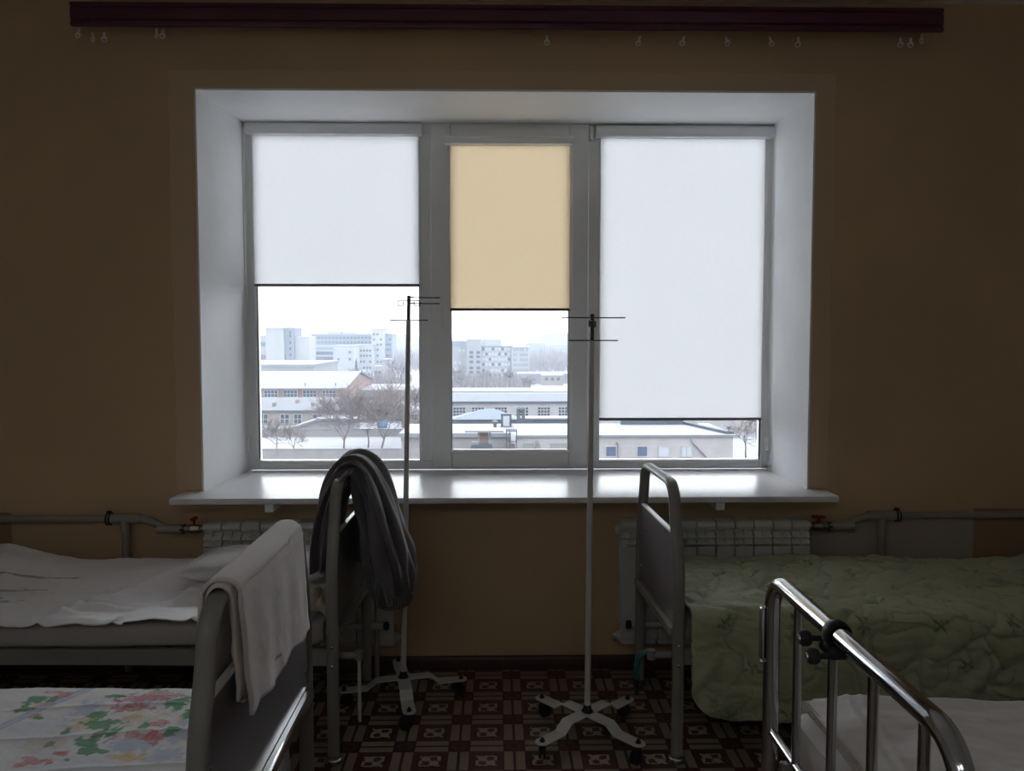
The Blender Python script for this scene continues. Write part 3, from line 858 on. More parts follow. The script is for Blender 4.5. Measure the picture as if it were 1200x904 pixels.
for px, py, rx, ry, k in ((165, 829, 30, 9, 'b'), (92, 840, 16, 11, 'b'), (215, 850, 14, 8, 'b'), (150, 878, 30, 10, 'b'), (190, 892, 26, 8, 'b'), (205, 868, 20, 7, 'b'),
                          (165, 826, 32, 5, 'r'), (150, 837, 20, 4, 'r'), (180, 820, 24, 4, 'p'), (130, 822, 14, 3, 'g'), (180, 811, 22, 3, 'g'), (205, 830, 16, 8, 'g'), (212, 845, 9, 5, 'g'),
                          (160, 849, 34, 9, 'c'), (150, 848, 10, 3, 'y'), (88, 854, 13, 8, 'y'), (108, 844, 11, 5, 'g'), (112, 856, 20, 6, 'g'), (125, 865, 9, 7, 'g'), (96, 877, 16, 5, 'g'), (95, 886, 12, 5, 'g'), (110, 888, 12, 3, 'g'),
                          (68, 865, 5, 4, 'g'), (150, 869, 20, 5, 'p'), (172, 872, 14, 6, 'r'), (178, 855, 14, 4, 'r'), (195, 862, 9, 6, 'g'), (162, 857, 5, 5, 'g'), (140, 895, 20, 5, 'y'),
                          (35, 826, 14, 5, 'g'), (22, 836, 10, 4, 'g'), (45, 832, 10, 4, 'p'), (55, 825, 8, 4, 'g'), (68, 820, 9, 4, 'r'), (32, 846, 8, 3, 'r'), (38, 847, 5, 2, 'g'), (56, 816, 10, 2, 'p'),
                          (45, 878, 20, 8, 'c'), (48, 880, 5, 3, 'd'), (30, 900, 22, 5, 'r'), (62, 890, 10, 3, 'r'), (70, 898, 6, 3, 'g'), (110, 868, 8, 8, 'd')):
    x, y = at_floral(px, py); x2, _ = at_floral(px+rx, py); _, y2 = at_floral(px, py-ry)
    BL.append((x, y, abs(x2-x), abs(y2-y), k))
random.seed(5)
for i in range(70):                                               # the same print carried on over the rest of the sheet
    x, y = random.uniform(-2.45, -1.42), random.uniform(1.55, 2.3)
    BL.append((x, y, random.uniform(.02, .07), random.uniform(.02, .05), random.choice('grpycbbgg')))
def floral_col(p):
    c = [.84, .83, .84]
    k = sm(.05, .35, nz(p.x*3, p.y*3, 2)); c = [a*(1-.25*k) + b*.25*k for a, b in zip(c, (.45, .55, .75))]
    dline = (p.x + 1.42) - .55*(p.y-1.9)                              # pale blue double stripe
    if .0 < dline < .008 or .030 < dline < .036: c = [.48, .56, .72]
    elif 0 < dline < .036: c = [.60, .65, .75]
    for x, y, rx, ry, kk in BL:
        dx, dy = (p.x-x)/rx, (p.y-y)/ry
        if dx*dx+dy*dy > 2.6: continue
        th = math.atan2(dy, dx)
        q = math.sqrt(dx*dx+dy*dy) * (1 + .10*math.sin(th*3 + x*40)) + .75*nz(p.x*42, p.y*42, x*10) + .55*nz(p.x*110, p.y*110, y*10)
        if kk in 'gd': a = .85*sm(1.0, .85, q)
        elif kk == 'b': a = .55*sm(1.25, .6, q)
        else:
            a = sm(1.15, .75, q)*.85
            a *= .55 + .45*sm(-.2, .3, math.sin(q*9 + 3*nz(p.x*50, p.y*50)))
        if a > 0: c = [u*(1-a) + w*a for u, w in zip(c, PAL[kk])]
    return c
paint(o, floral_col)
tag(o, 'white floral printed bed sheet with red blooms and green leaves on the near left bed', 'sheet'); origin(o, (-1.5, 1.93, .51))

# --- near right bed
o = obj('mattress', slab(.728, 2.58, 1.125, 1.945, .475, .615, seed=6, r=.05), M['oldsheet'])
tag(o, 'mattress in a pale cover behind the chromed bed bars', 'mattress'); origin(o, (1.65, 1.53, .475))
def f(u, v):
    x = .772 + 1.80*u + (.008*math.sin(v*44)*nz(v*9) + .012*nz(v*3, 2))*(1-u); y = 1.115 + .84*v
    z = .626 + .012*fbm(x*2.5, y*3, 5) + .006*fbm(x*7, y*9, 1)
    for xc in (.80, .835, 1.45):
        d = x - xc - .18*(y-1.5) - .02*nz(y*4, xc)
        z += .006*math.exp(-abs(d)/.010)
    z -= .05*max(0, (v-.975)/.025)**2 + .05*max(0, (.025-v)/.025)**2
    if u < .012: z -= .006
    return (x, y, z)
o = solid(obj('bed_cover', MB().grid(220, 130, f), M['oldsheet'], smooth=80), .004)
mb = MB()
for i in range(90):                                              # fringed hem along the near edge
    y = 1.14 + .79*i/89; x = .770 + .012*nz(y*3.6, 2)
    mb.tube([(x+.006, y, .628), (x-.006, y+.002*nz(i*.7), .626), (x-.012, y+.004*nz(i*1.3), .620)], .0022, 4)
tag(o, 'pale linen bed cover with a fringed hem on the chromed bed', 'bed cover'); origin(o, (1.65, 1.53, .625))
fr = wobj('fringe', mb, M['oldsheet'], o); fr['kind'] = 'stuff'

# ------------------------------------------------------------------ cloths hung on the bed ends
def arch_z(t, W, top=1.0):
    """height of the arch bar's centre at distance t from the near post"""
    t = min(t, W-t)
    if t > .150: return top
    if t > .07: return top-.085 + math.sqrt(max(0, .085**2 - (.150-t)**2))
    return .87 + (t-.055)*1.2
def towel(x0, ya, yb, ybase, W, z_in, z_out, off, seed, wob):
    def f(u, v):
        t = ya + (yb-ya)*u - ybase
        top = arch_z(t, W) + .0125
        r = .0225 + off
        zo = z_out + .035*(1-u)*wob + .012*nz(u*4, seed); zi = z_in + .02*nz(u*4, seed+3)
        Lin, Lout = top-zi, top-zo
        tot = Lin + PI*r + Lout
        d = v*tot
        if d < Lin:
            k = 1-d/Lin; x, z = x0-r-.010*k*nz(u*3, seed) - .012*k, zi+d
        elif d < Lin+PI*r:
            a = (d-Lin)/r; x, z = x0-r*math.cos(a), top-.010 + (r*.9)*math.sin(a)*.62 + .010*(math.sin(a))
        else:
            k = (d-Lin-PI*r)/Lout; z = top-(d-Lin-PI*r)
            x = x0+r + .010*k + .008*k*math.sin(u*7+seed) + .006*fbm(u*6, k*3, seed)*k
            x += .004*math.sin(u*23+seed*2)*k + .012*math.sin(u*3.2)*k
        y = ybase + t + (.014*nz(v*5, seed) if u < .02 or u > .98 else .006*nz(v*5, seed))
        return (x, y, z)
    return MB().grid(60, 70, f)
o = solid(obj('towel', towel(-.580, 1.645, 2.165, 1.495, .86, .78, .735, .017, 1., .25), M['towel'], smooth=80), .009)
lay = solid(obj('inner_fold', towel(-.580, 1.635, 2.02, 1.495, .86, .72, .775, .002, 3., .1), M['towel'], o, smooth=80), .007)
def f(u, v):
    return (-.574 + .016*v + .013*math.sin(u*9+.5)*(.3+.7*v) + .006*nz(u*4, v*4), 1.672 + .15*u + .012*v*math.sin(u*7) + .012*nz(v*3, u), .995 - (.235 + .03*u)*v)
solid(obj('inner_fold', MB().grid(40, 30, f), M['towel'], o, smooth=80), .011)
tag(o, 'beige grey towel folded over the arch of the near left bed', 'towel')
# dark grey garment: thick sweep over the arch of the far left bed
def garment():
    path = [(-.684, 3.05, .655), (-.672, 3.05, .74), (-.655, 3.05, .83), (-.634, 3.06, .92), (-.608, 3.07, .985), (-.572, 3.08, 1.036), (-.536, 3.08, 1.046), (-.505, 3.08, 1.008),
            (-.478, 3.07, .94), (-.458, 3.06, .86), (-.440, 3.05, .77), (-.424, 3.05, .69), (-.410, 3.05, .61), (-.400, 3.05, .535)]
    ry = [.115, .128, .135, .135, .130, .126, .126, .130, .136, .140, .145, .145, .138, .120]
    rx = [.034, .042, .046, .048, .048, .046, .046, .054, .062, .070, .078, .084, .084, .070]
    # resample
    def lerp(a, t):
        i = min(int(t), len(a)-2); q = t-i
        f_ = lambda w: w
        if isinstance(a[0], tuple): return Vector(a[i])*(1-q) + Vector(a[i+1])*q
        return a[i]*(1-q) + a[i+1]*q
    n = 70
    P = [lerp(path, i*(len(path)-1)/(n-1)) for i in range(n)]
    R = [lerp(rx, i*(len(path)-1)/(n-1)) for i in range(n)]; Q = [lerp(ry, i*(len(path)-1)/(n-1)) for i in range(n)]
    for _ in range(3):
        P = [P[0]] + [(P[i-1]+P[i]*2+P[i+1])/4 for i in range(1, n-1)] + [P[-1]]
    def fn(t, th):
        a = .11*math.sin(5*th + 3.0*math.sin(t*5)) + .06*math.sin(3*th - 9*t) + .10*math.sin(9*th + 5*t + 1.5*math.sin(t*7)) + .07*math.sin(14*th - 6*t + 2*math.sin(t*9))
        amp = 1.0 + .5*t
        return 1 + a*amp + .05*nz(t*9, th*2)
    mb = MB(); mb.tube(P, Q, 84, R, up=(0, 1, 0), fn=fn)
    return mb, P, R, Q, fn
def garment_tube():
    mb, P, R, Q, fn = garment()
    return mb
o = obj('cardigan', garment_tube(), M['jacket'], smooth=80)
tag(o, 'dark grey knitted garment slung over the end of the far left bed', 'clothing')
mb = MB()
for i in range(40):
    th = 2*PI*i/40
    mb.tube([(-.400+.066*math.cos(th), 3.05+.118*math.sin(th), .560), (-.400+.070*math.cos(th), 3.05+.124*math.sin(th), .535), (-.400+.062*math.cos(th), 3.05+.115*math.sin(th), .512)], [.006, .0075, .005], 6)
obj('ribbed_hem', mb, M['jacket'], o)
def f(u, v):
    return (-.572 + .150*u + .02*v*(u-.3), 3.150 + .018*math.sin(u*9 + 2*v) + .012*nz(u*4, v*4), 1.035 - .10*u*u - .40*v)
solid(obj('lining', MB().grid(30, 30, f), M['jacket'], o, smooth=80), .006)
# pale cloth hanging under the near left bed's rail
def f(u, v):
    y = 1.98 + .30*u; z = .455 - (.24 + .10*math.sin(u*5+1) + .05*nz(u*5, 1))*v
    return (-.618 + .030*math.sin(u*13)*v + .015*nz(u*6, v*3), y + .02*nz(v*4, u*2), z)
o = solid(obj('hanging_cloth', MB().grid(50, 30, f), M['paleblue'], smooth=80), .003)
tag(o, 'pale blue cloth hanging below the panel of the near left bed', 'cloth')
# teal strap with black tip at the right bed's socket
mb = MB().tube([(.556, 2.86, .375), (.535, 2.862, .372), (.520, 2.864, .355), (.512, 2.866, .32), (.514, 2.868, .27)], [.014, .018, .020, .021, .019], 12, ry=[.008, .009, .010, .010, .009], up=(0, 1, 0))
tl = obj('strap', mb, M['teal']); tag(tl, 'teal strap hanging from the socket of the far right bed', 'strap')
obj('strap_tip', MB().tube([(.514, 2.868, .275), (.514, 2.868, .235), (.515, 2.868, .215)], [.021, .020, .014], 12, ry=[.011, .010, .007], up=(0, 1, 0)), M['black'], tl, label='black strap tip')

# ------------------------------------------------------------------ drip stands
def drip_stand(label, loc, rz, top, lean, arms):
    t = thing('drip_stand', label, 'drip stand', loc, 0)
    R_ = .245
    base = [(0, .099), (.115, .099), (.150, .072), (R_+.006, .072)]
    for k in range(4):
        a = rz + k*PI/2
        Mx = Matrix.Rotation(a, 4, 'Z')
        mb = MB()
        w = .026; th = .004
        path = [(-.018 if k % 2 == 0 else .02, .0)] 
        zs = .004 if k % 2 == 0 else 0
        pts = [(-.02, .095+zs), (.112, .095+zs), (.150, .068), (R_, .068)]
        for (xa, za), (xb, zb) in zip(pts, pts[1:]):
            mb.add([(xa, -w, za), (xb, -w, zb), (xb, w, zb), (xa, w, za), (xa, -w, za+th), (xb, -w, zb+th), (xb, w, zb+th), (xa, w, za+th)],
                   [(0, 3, 2, 1), (4, 5, 6, 7), (0, 1, 5, 4), (1, 2, 6, 5), (2, 3, 7, 6), (3, 0, 4, 7)], Mx)
        poly = [(R_ + w*math.sin(b), -w*math.cos(b)) for b in [i*PI/10 for i in range(11)]]
        mb.prism(poly, .068, .068+th, 'Z', Mx)
        leg = obj('leg', mb, M['standwhite'], t, 25)
        c = Vector((math.cos(a)*R_, math.sin(a)*R_, 0))
        b2 = obj('bolt', MB().lathe((c.x, c.y, .072), [(.010, 0), (.010, .006), (.006, .009), (.005, .014)], 8), M['black'], leg)
        sw = a + 2.1 + k*.9                                   # caster trails its own way
        d = Vector((math.cos(sw), math.sin(sw), 0)); q = Vector((-d.y, d.x, 0)); cc = c + d*.016
        mb = MB()
        rings = [(cc + q*.011, cc - q*.011)]
        for e0, e1, rr in ((.013, .004, .026), (-.004, -.013, .026)):
            mb.tube([cc + q*e0 + Vector((0, 0, .026)), cc + q*(e0*.75+e1*.25) + Vector((0, 0, .026)), cc + q*(e0*.25+e1*.75) + Vector((0, 0, .026)), cc + q*e1 + Vector((0, 0, .026))], [.022, .026, .026, .022], 20)
        mb.cyl(cc + q*.012 + Vector((0, 0, .026)), cc - q*.012 + Vector((0, 0, .026)), .007, 10)
        mb.tube([c + Vector((0, 0, .069)), c + Vector((0, 0, .055)) + d*.004, cc + Vector((0, 0, .030))], [.012, .014, .006], 10)
        obj('caster', mb, M['black'], leg)
    obj('hub', MB().lathe((0, 0, .099), [(.022, 0), (.022, .006), (.016, .012), (.015, .026), (.012, .030)], 16), M['black'], t)
    lx = lean*(top-.1)
    pt = lambda z: (lean*(z-.1), 0, z)
    zj = top-.095
    obj('pole', MB().tube([pt(.105), pt(.9), pt(zj)], [.0120, .0108, .0096], 14), M['standwhite'], t)
    up = MB().tube([pt(zj-.02), pt(zj), pt(top)], [.0076, .0076, .0076], 12)
    up.lathe((lean*(top-.1), 0, top), [(.008, -.002), (.008, .003), (.004, .006)], 12)
    obj('top_rod', up, M['standdark'], t)
    for z, ang, l0, l1, droop, flat in arms:
        c, s_ = math.cos(ang), math.sin(ang)
        P = []
        def loop(l, sg):
            pts = []
            for i in range(0, 15):
                b = i/14*2*PI*.86
                pts.append(Vector((sg*(l - .012 + .0*math.sin(b)) * 1.0, 0, 0)) + Vector((sg*.012*math.sin(b), 0, -.012 + .012*math.cos(b))))
            return pts
        pts = loop(l0, -1)[::-1] + [Vector((-l0*.5, 0, droop*.3)), Vector((0, 0, droop*.5)), Vector((l1*.5, 0, droop*.3))] + loop(l1, 1)
        W_ = [Vector((p.x*c - p.z*s_*flat + lean*(z-.1), p.x*s_ + p.z*c*flat, p.z*(1-flat) + (droop if flat else 0) + z)) for p in pts]
        obj('hook', MB().tube(W_, .0026, 6), M['standdark'], t)
    return t
drip_stand('white drip stand on casters beside the grey garment, nearer the wall', (-.398, 3.283, 0), math.radians(12), 1.700, .021, ((1.694, .30, .006, .128, .004, 1), (1.686, .10, .046, .046, 0., 0), (1.674, .40, .006, .128, 0., 1), (1.600, .12, .075, .078, .004, 1)))
drip_stand('white drip stand on casters standing free in front of the window sill', (.343, 2.966, 0), math.radians(42), 1.618, .0075, ((1.613, .25, .124, .126, -.004, 1), (1.598, 1.25, .06, .06, 0, 0), (1.520, -.20, .085, .095, .004, 1)))

# ------------------------------------------------------------------ outside: winter city seen from an upper floor
GZ = -17.45
HOR = 391.
def wx(px, d): return (px-583.)/F*d
def wz(py, d): return EYE-(py-HOR)/F*d
gr = obj('snowy_ground', MB().box(-900, 900, 30, 2600, GZ-1, GZ), M['snow'], smooth=0)
struct(gr, 'snow covered ground between the buildings')
BOXW = {}
def win_mesh(kind, w, h, cols, rows, fm, pm):
    key = (kind, round(w, 2), round(h, 2), cols, rows, fm, pm)
    if key not in BOXW:
        mb = MB(); f_ = min(w, h)*.07
        mb.box(-w/2, w/2, -.10, .04, 0, f_); mb.box(-w/2, w/2, -.10, .04, h-f_, h)
        for i in range(cols+1):
            x = -w/2 + f_/2 + (w-f_)*i/cols; mb.box(x-f_/2, x+f_/2, -.10, .04, f_, h-f_)
        for j in range(1, rows):
            z = h*j/rows; mb.box(-w/2+f_, w/2-f_, -.09, .04, z-f_/2, z+f_/2)
        a = mb.mesh('window', M[fm], 0)
        b = MB().box(-w/2+f_*.5, w/2-f_*.5, -.05, .03, f_*.5, h-f_*.5).mesh('pane', M[pm], 0)
        BOXW[key] = (a, b)
    return BOXW[key]
def add_window(t, x, y, z, w, h, cols=2, rows=1, fm='winframe', pm='winpane'):
    a, b = win_mesh('w', w, h, cols, rows, fm, pm)
    o = link('window', a, t); o.location = Vector((x, y, z)) - Vector(t.location)
    link('pane', b, o)
    return o
def add_slot(t, x, y, z, w, h, pm='winpane'):
    key = ('s', round(w, 2), round(h, 2), pm)
    if key not in BOXW: BOXW[key] = MB().box(-w/2, w/2, -.12, .1, 0, h).mesh('window', M[pm], 0)
    o = link('window', BOXW[key], t); o.location = Vector((x, y, z)) - Vector(t.location)
    return o
def building(label, px0, px1, d, depth, ytop, wall, cat='building', name='building', roof='snow', roof_h=.35, base=GZ, overhang=.25):
    x0, x1, zt = wx(px0, d), wx(px1, d), wz(ytop, d)
    t = thing(name, label, cat, ((x0+x1)/2, d+depth/2, base))
    wobj('wall', MB().box(x0, x1, d, d+depth, base, zt-roof_h), M[wall], t, 0)
    if roof: wobj('roof', MB().box(x0-overhang, x1+overhang, d-overhang, d+depth+overhang, zt-roof_h, zt), M[roof], t, 0)
    return t
def win_rows(t, px0, px1, n, ys, d, w, h, cols=1, rows=1, pm='winpane', skip=0.):
    for yy in ys:
        for i in range(n):
            if random.random() < skip: continue
            px = px0 + (px1-px0)*(i+.5)/n
            if cols > 1 or rows > 1: add_window(t, wx(px, d), d, wz(yy, d)-h/2, w, h, cols, rows, 'winframe', pm)
            else: add_slot(t, wx(px, d), d, wz(yy, d)-h/2, w, h, pm)
def gable(t, px0, px1, d, depth, yeave, yridge, mat, lip=.5):
    """long roof with its ridge along X; front slope towards us"""
    x0, x1 = wx(px0, d), wx(px1, d)
    ze, zr = wz(yeave, d), wz(yridge, d+depth/2)
    th = .25
    mb = MB()
    mb.prism([(d-lip, ze-.05), (d-lip, ze+th), (d+depth/2, zr+th), (d+depth+lip, ze+th), (d+depth+lip, ze-.05), (d+depth/2, zr-.05)], x0-lip, x1+lip, 'X')
    wobj('roof', mb, M[mat], t, 0)
    wobj('gable', MB().prism([(d+.1, ze), (d+depth/2, zr-.05), (d+depth-.1, ze)], x0+.05, x1-.05, 'X'), t_wall[t.name], t, 0)
t_wall = {}

random.seed(3)
# A: red brick hall with a pale metal roof, left
d = 195
t = building('long red brick hall with white gridded windows and a pale metal roof', 190, 404, d, 42, 456, 'brickred', roof=None, roof_h=0)
t_wall[t.name] = M['brickred']; gable(t, 190, 404, d, 42, 456, 436, 'skyroof')
for i in range(8):
    pc = 386 - i*22.6
    add_window(t, wx(pc, d), d, wz(465.6, d), 3.5, 1.75, 4, 2)
for px in (356, 392): wobj('vent_pipe', MB().cyl((wx(px, d), d+2, wz(456, d)), (wx(px, d), d+2, wz(449, d)), .12, 8), M['greyroof'], t)
# lower beige range in front, slate roof with little dormers
d = 165
t = building('low beige brick range with grey slate roof before the red hall', 180, 398, d, 24, 482, 'brickbeige', roof=None, roof_h=0)
t_wall[t.name] = M['brickbeige']; gable(t, 180, 398, d, 24, 482, 467, 'greyroof')
for pc, w in ((309, 2.0), (334, 2.0), (349, 1.7), (372, 2.2), (285, 2), (262, 2), (240, 2)): add_window(t, wx(pc, d), d, wz(497, d), w, 2.1, 2, 2)
for px, py, h in ((316, 478, 1.3), (339, 474, .8), (362, 478, 1.2), (368, 474, .9)):
    dd = d + 12*(482-py)/15
    mb = MB().box(wx(px, d)-.25, wx(px, d)+.25, dd-.1, dd+1.2, wz(482, d)+.1, wz(py-5, dd)+h*.2)
    wobj('roof_vent', mb, M['rust'], t, 0)
# flat white roofed hall behind
t = building('flat snow roofed hall behind the red brick hall', 230, 368, 262, 40, 427, 'concrete', roof_h=.9)
# E5: tower block with stair tower
d = 330
t = building('pale tower block with a dark stair strip on the left skyline', 313, 334, d, 16, 384, 'whitewall', roof='concrete')
wobj('stair_tower', MB().box(wx(334, d), wx(345, d), d+1.5, d+15, GZ, wz(384, d)), M['bluewall'], t, 0)
for yy in (390, 394, 402, 409, 416, 423): add_slot(t, wx(340.5, d), d+1.5, wz(yy, d)-.5, .8, 1.1)
wobj('side_wing', MB().box(wx(345, d), wx(361, d), d+3, d+16, GZ, wz(394, d)), M['whitewall'], t, 0)
wobj('side_wing', MB().box(wx(270, d), wx(313, d), d+2, d+16, GZ, wz(393, d)), M['whitewall'], t, 0)
for yy in (403.5, 418.5):
    add_slot(t, wx(310, d), d+2, wz(yy, d)-.9, 3.4, 1.8, 'winblue'); add_slot(t, wx(299, d), d+2, wz(yy, d)-.9, 3.4, 1.8, 'winblue')
# E6: big hospital-like block
d = 420
t = building('broad grey slab block with a stepped top left of the drip stand', 366, 437, d+18, 18, 391.5, 'bluewall', roof='concrete')
win_rows(t, 368, 436, 16, (396, 401.5), d+18, 1.5, 1.3)
for a, b, c in ((374, 390, 388.2), (393, 408, 388.6)): wobj('roof_house', MB().box(wx(a, d), wx(b, d), d+22, d+30, wz(392, d), wz(c, d)), M['whitewall'], t, 0)
t = building('four storey white block with rows of small windows before the slab block', 361, 392, d-10, 14, 406, 'whitewall', roof='bluewall', roof_h=1.6)
win_rows(t, 363, 391, 8, (414, 420, 427, 433), d-10, 1.5, 1.7)
t = building('blank pale wing beside the small windowed white block', 392, 416, d-16, 20, 405, 'whitewall', roof='concrete')
win_rows(t, 394, 414, 3, (413, 421, 429), d-16, 1.2, 1.2, skip=.5)
t = building('tall pale end tower of the slab block on the left skyline', 436, 450, d+8, 18, 385.5, 'whitewall', roof='concrete')
win_rows(t, 437, 449, 3, (392, 398, 404, 410, 417, 424), d+8, 1.1, 1.2, skip=.35)
t = building('grey blue flank behind the pale end tower', 449, 460, d+14, 18, 391, 'bluewall', roof='concrete')
win_rows(t, 450, 459, 3, (398, 404, 410, 417), d+14, 1.1, 1.2, skip=.3)
t = building('pale mid block filling the gap under the slab block', 416, 437, d, 16, 404, 'whitewall', roof='concrete')
win_rows(t, 418, 436, 5, (411, 417, 424, 431), d, 1.1, 1.2, skip=.3)
# E7 small white house with side wing
d = 300
t = building('small white two step house among the bare trees', 448, 458, d, 8, 421, 'whitewall')
wobj('side_wing', MB().box(wx(438, d), wx(448, d), d+1, d+8, GZ, wz(429, d)), M['whitewall'], t, 0)
win_rows(t, 439, 447, 2, (437, 443), d, 1.0, 1.3)
t = building('low brown shed behind the bare trees on the left', 414, 480, 250, 8, 452, 'rust')
t = building('long low snow roofed shed beside the red brick hall', 408, 500, 215, 22, 457, 'concrete', roof_h=1.0)
win_rows(t, 412, 496, 9, (468,), 215, 1.4, .9)
t = building('low flat shed under the bare trees', 425, 520, 172, 10, 474, 'greyroof', roof_h=.7)
t = building('pale brick garage partly behind the drip stand', 470, 540, 160, 12, 481, 'brickbeige', roof_h=.6)
win_rows(t, 478, 536, 4, (489,), 160, 1.3, 1.4, 2, 2)
# lean-to ramp roof
d = 150
t = thing('lean_to', 'low lean to shed with a sloping snow edged roof', 'shed', (wx(380, d), d, GZ))
wobj('wall', MB().prism([(wx(345, d), GZ), (wx(345, d), wz(502, d)), (wx(373, d), wz(493, d)), (wx(415, d), wz(493, d)), (wx(415, d), GZ)], d, d+6, 'Y'), M['fence'], t, 0)
wobj('roof', MB().prism([(wx(343, d), wz(502.5, d)), (wx(343, d), wz(500.5, d)), (wx(373, d), wz(490.5, d)), (wx(417, d), wz(490.5, d)), (wx(417, d), wz(493, d)), (wx(373, d), wz(493, d))], d-.4, d+6.5, 'Y'), M['snow'], t, 0)
# fences
def fence(label, px0, px1, d, ytop, h, step):
    t = thing('concrete_fence', label, 'fence', (wx((px0+px1)/2, d), d, GZ))
    x0, x1, zt = wx(px0, d), wx(px1, d), wz(ytop, d)
    n = max(1, int((x1-x0)/step)); w = (x1-x0)/n
    me = MB().box(-w/2+.06, w/2-.06, -.06, .06, 0, h, .02).mesh('fence_panel', M['fence'], 0)
    mp = MB().box(-.1, .1, -.12, .12, 0, h+.12).mesh('fence_post', M['fence'], 0)
    for i in range(n):
        o = link('fence_panel', me, t); o.location = Vector((x0+w*(i+.5), d, zt-h)) - Vector(t.location)
        o = link('fence_post', mp, t); o.location = Vector((x0+w*i, d, zt-h)) - Vector(t.location)
    wobj('snow_cap', MB().box(x0, x1, d-.12, d+.12, zt, zt+.12), M['snow'], t, 0)
    if zt-h > GZ: wobj('footing', MB().box(x0, x1, d-.1, d+.1, GZ, zt-h), M['fence'], t, 0)
    return t
fence('grey concrete panel fence nearest below the left window', 250, 505, 112, 527, 2.9, 3.0)
fence('grey concrete panel fence beyond the snowy yard on the left', 240, 500, 146, 503.5, 1.6, 3.0)
o = obj('tarpaulin_stack', MB().box(-1.0, 1.0, -.8, .8, 0, 1.5, .3, seg=3), M['tankblue']); o.location = (wx(448, 160), 160, GZ)
tag(o, 'small blue tarpaulin covered stack behind the bare trees', 'tarpaulin')
# snow mounds in the yard
# E8: six storey block in the middle light
d = 325
t = building('six storey grey panel block in the middle window light', 546, 600, d, 15, 405.5, 'concrete', roof='bluewall', roof_h=.6)
for yy in (409, 415, 421, 427, 434, 440):
    for i in range(9):
        px = 566.5 + i*3.75
        add_slot(t, wx(px, d), d, wz(yy, d)-.6, .85, 1.1, 'winlight' if random.random() < .68 else 'winpane')
wobj('stair_tower', MB().box(wx(547, d), wx(564, d), d-1.5, d, GZ, wz(397.5, d)), M['concrete'], t, 0)
for yy in (413, 418, 424, 431, 436): 
    for px in (552.5, 560.5): add_slot(t, wx(px, d), d-1.5, wz(yy, d)-.6, 1.5, 1.1, 'winpane')
wobj('roof_house', MB().box(wx(564, d), wx(587, d), d+2, d+10, wz(406, d), wz(398, d)), M['whitewall'], t, 0)
t = building('pale fine ribbed wing at the right of the panel block', 600, 620, d-2, 16, 407, 'whitewall', roof='concrete')
win_rows(t, 601, 619, 7, (410, 416, 422, 428, 434, 440), d-2, .55, 1.2, pm='bluewall', skip=.15)
t = building('blue roofed wing at the left of the panel block', 520, 547, d+4, 14, 400, 'concrete', roof='bluewall', roof_h=2.2)
win_rows(t, 522, 546, 5, (411, 418, 425, 433, 440), d+4, .9, 1.1, pm='winlight', skip=.3)
# small cream house at right of the middle light
t = building('small cream house with three dark windows in the middle light', 636, 660, 290, 8, 440, 'brickbeige')
win_rows(t, 637, 658, 3, (444.5,), 290, .9, 1.0)
t = building('long low snowy roof left of the cream house', 607, 680, 300, 14, 438, 'concrete', roof_h=1.2)
t = building('orange brown shed roof in the middle distance', 624, 690, 210, 10, 459, 'orangered', roof_h=.3)
t = building('low snowy sheds before the panel block', 525, 624, 200, 12, 458.5, 'greyroof', roof_h=1.0)
# E9 long white workshop with grid windows
d = 150
t = building('long white workshop with gridded windows and blue grey roof', 500, 930, d, 22, 472, 'palebrick', roof=None, roof_h=0)
t_wall[t.name] = M['palebrick']; gable(t, 500, 930, d, 22, 472, 463.5, 'blueroof')
for pc in (516, 538, 560, 587, 612, 637.5, 662, 690, 716, 742, 768, 794, 820): add_window(t, wx(pc, d), d, wz(488.5, d), 2.5, 1.85, 4, 3)
# hip roofed annex + flat snow roof with door block and vents
d = 122
t = thing('roof_annex', 'annex with a low pale blue hipped roof in the middle light', 'building', (wx(565, d), d+4, GZ))
zt = wz(492, d)
wobj('wall', MB().box(wx(500, d), wx(690, d), d, d+3, GZ, zt), M['blueroof'], t, 0)
xa, xb, xm = wx(526, d), wx(607, d), wx(576, d); zr = wz(479.5, d+1.5)
wobj('roof', MB().add([(xa, d-.3, zt), (xb, d-.3, zt), (xb, d+3.3, zt), (xa, d+3.3, zt), (xm-1.0, d+1.5, zr), (xm+.4, d+1.5, zr)],
                      [(0, 1, 5, 4), (1, 2, 5), (2, 3, 4, 5), (3, 0, 4), (3, 2, 1, 0)]), M['skyroof'], t, 0)
wobj('snow_roof', MB().box(xb, wx(690, d), d-.3, d+3.3, zt, zt+.2), M['snow'], t, 0)
d = 95
t = building('flat roofed block with snow on top below the middle light', 470, 606, d, 9.5, 508, 'fence', roof_h=.5)
zt = wz(508, d)
dd = 101
m_ = MB().box(wx(587, dd), wx(599.5, dd), dd, dd+1.6, zt-.1, wz(485.5, dd))
hx = thing('roof_hatch', 'blue roof exit with a white door on the snowy flat roof', 'roof hatch', (wx(593, dd), dd+.8, zt))
wobj('hatch_box', m_, M['blueroof'], hx, 0)
wobj('door', MB().box(wx(589.5, dd), wx(597, dd), dd-.06, dd, zt+.1, wz(488, dd)), M['winlight'], hx, 0)
ch = thing('brick_chimney', 'broad grey chimney block with two pots on the flat roof', 'chimney', (wx(611, dd), dd+.6, zt))
wobj('stack', MB().box(wx(605.5, dd), wx(616, dd), dd, dd+1.2, zt-1, wz(491, dd)), M['blueroof'], ch, 0)
for px in (608, 613.5):
    pt_ = wobj('chimney_pot', MB().lathe((wx(px, dd), dd+.6, wz(491, dd)), [(.22, 0), (.2, 1.1), (.38, 1.15), (.30, 1.35), (.05, 1.5)], 10), M['greyroof'], ch)
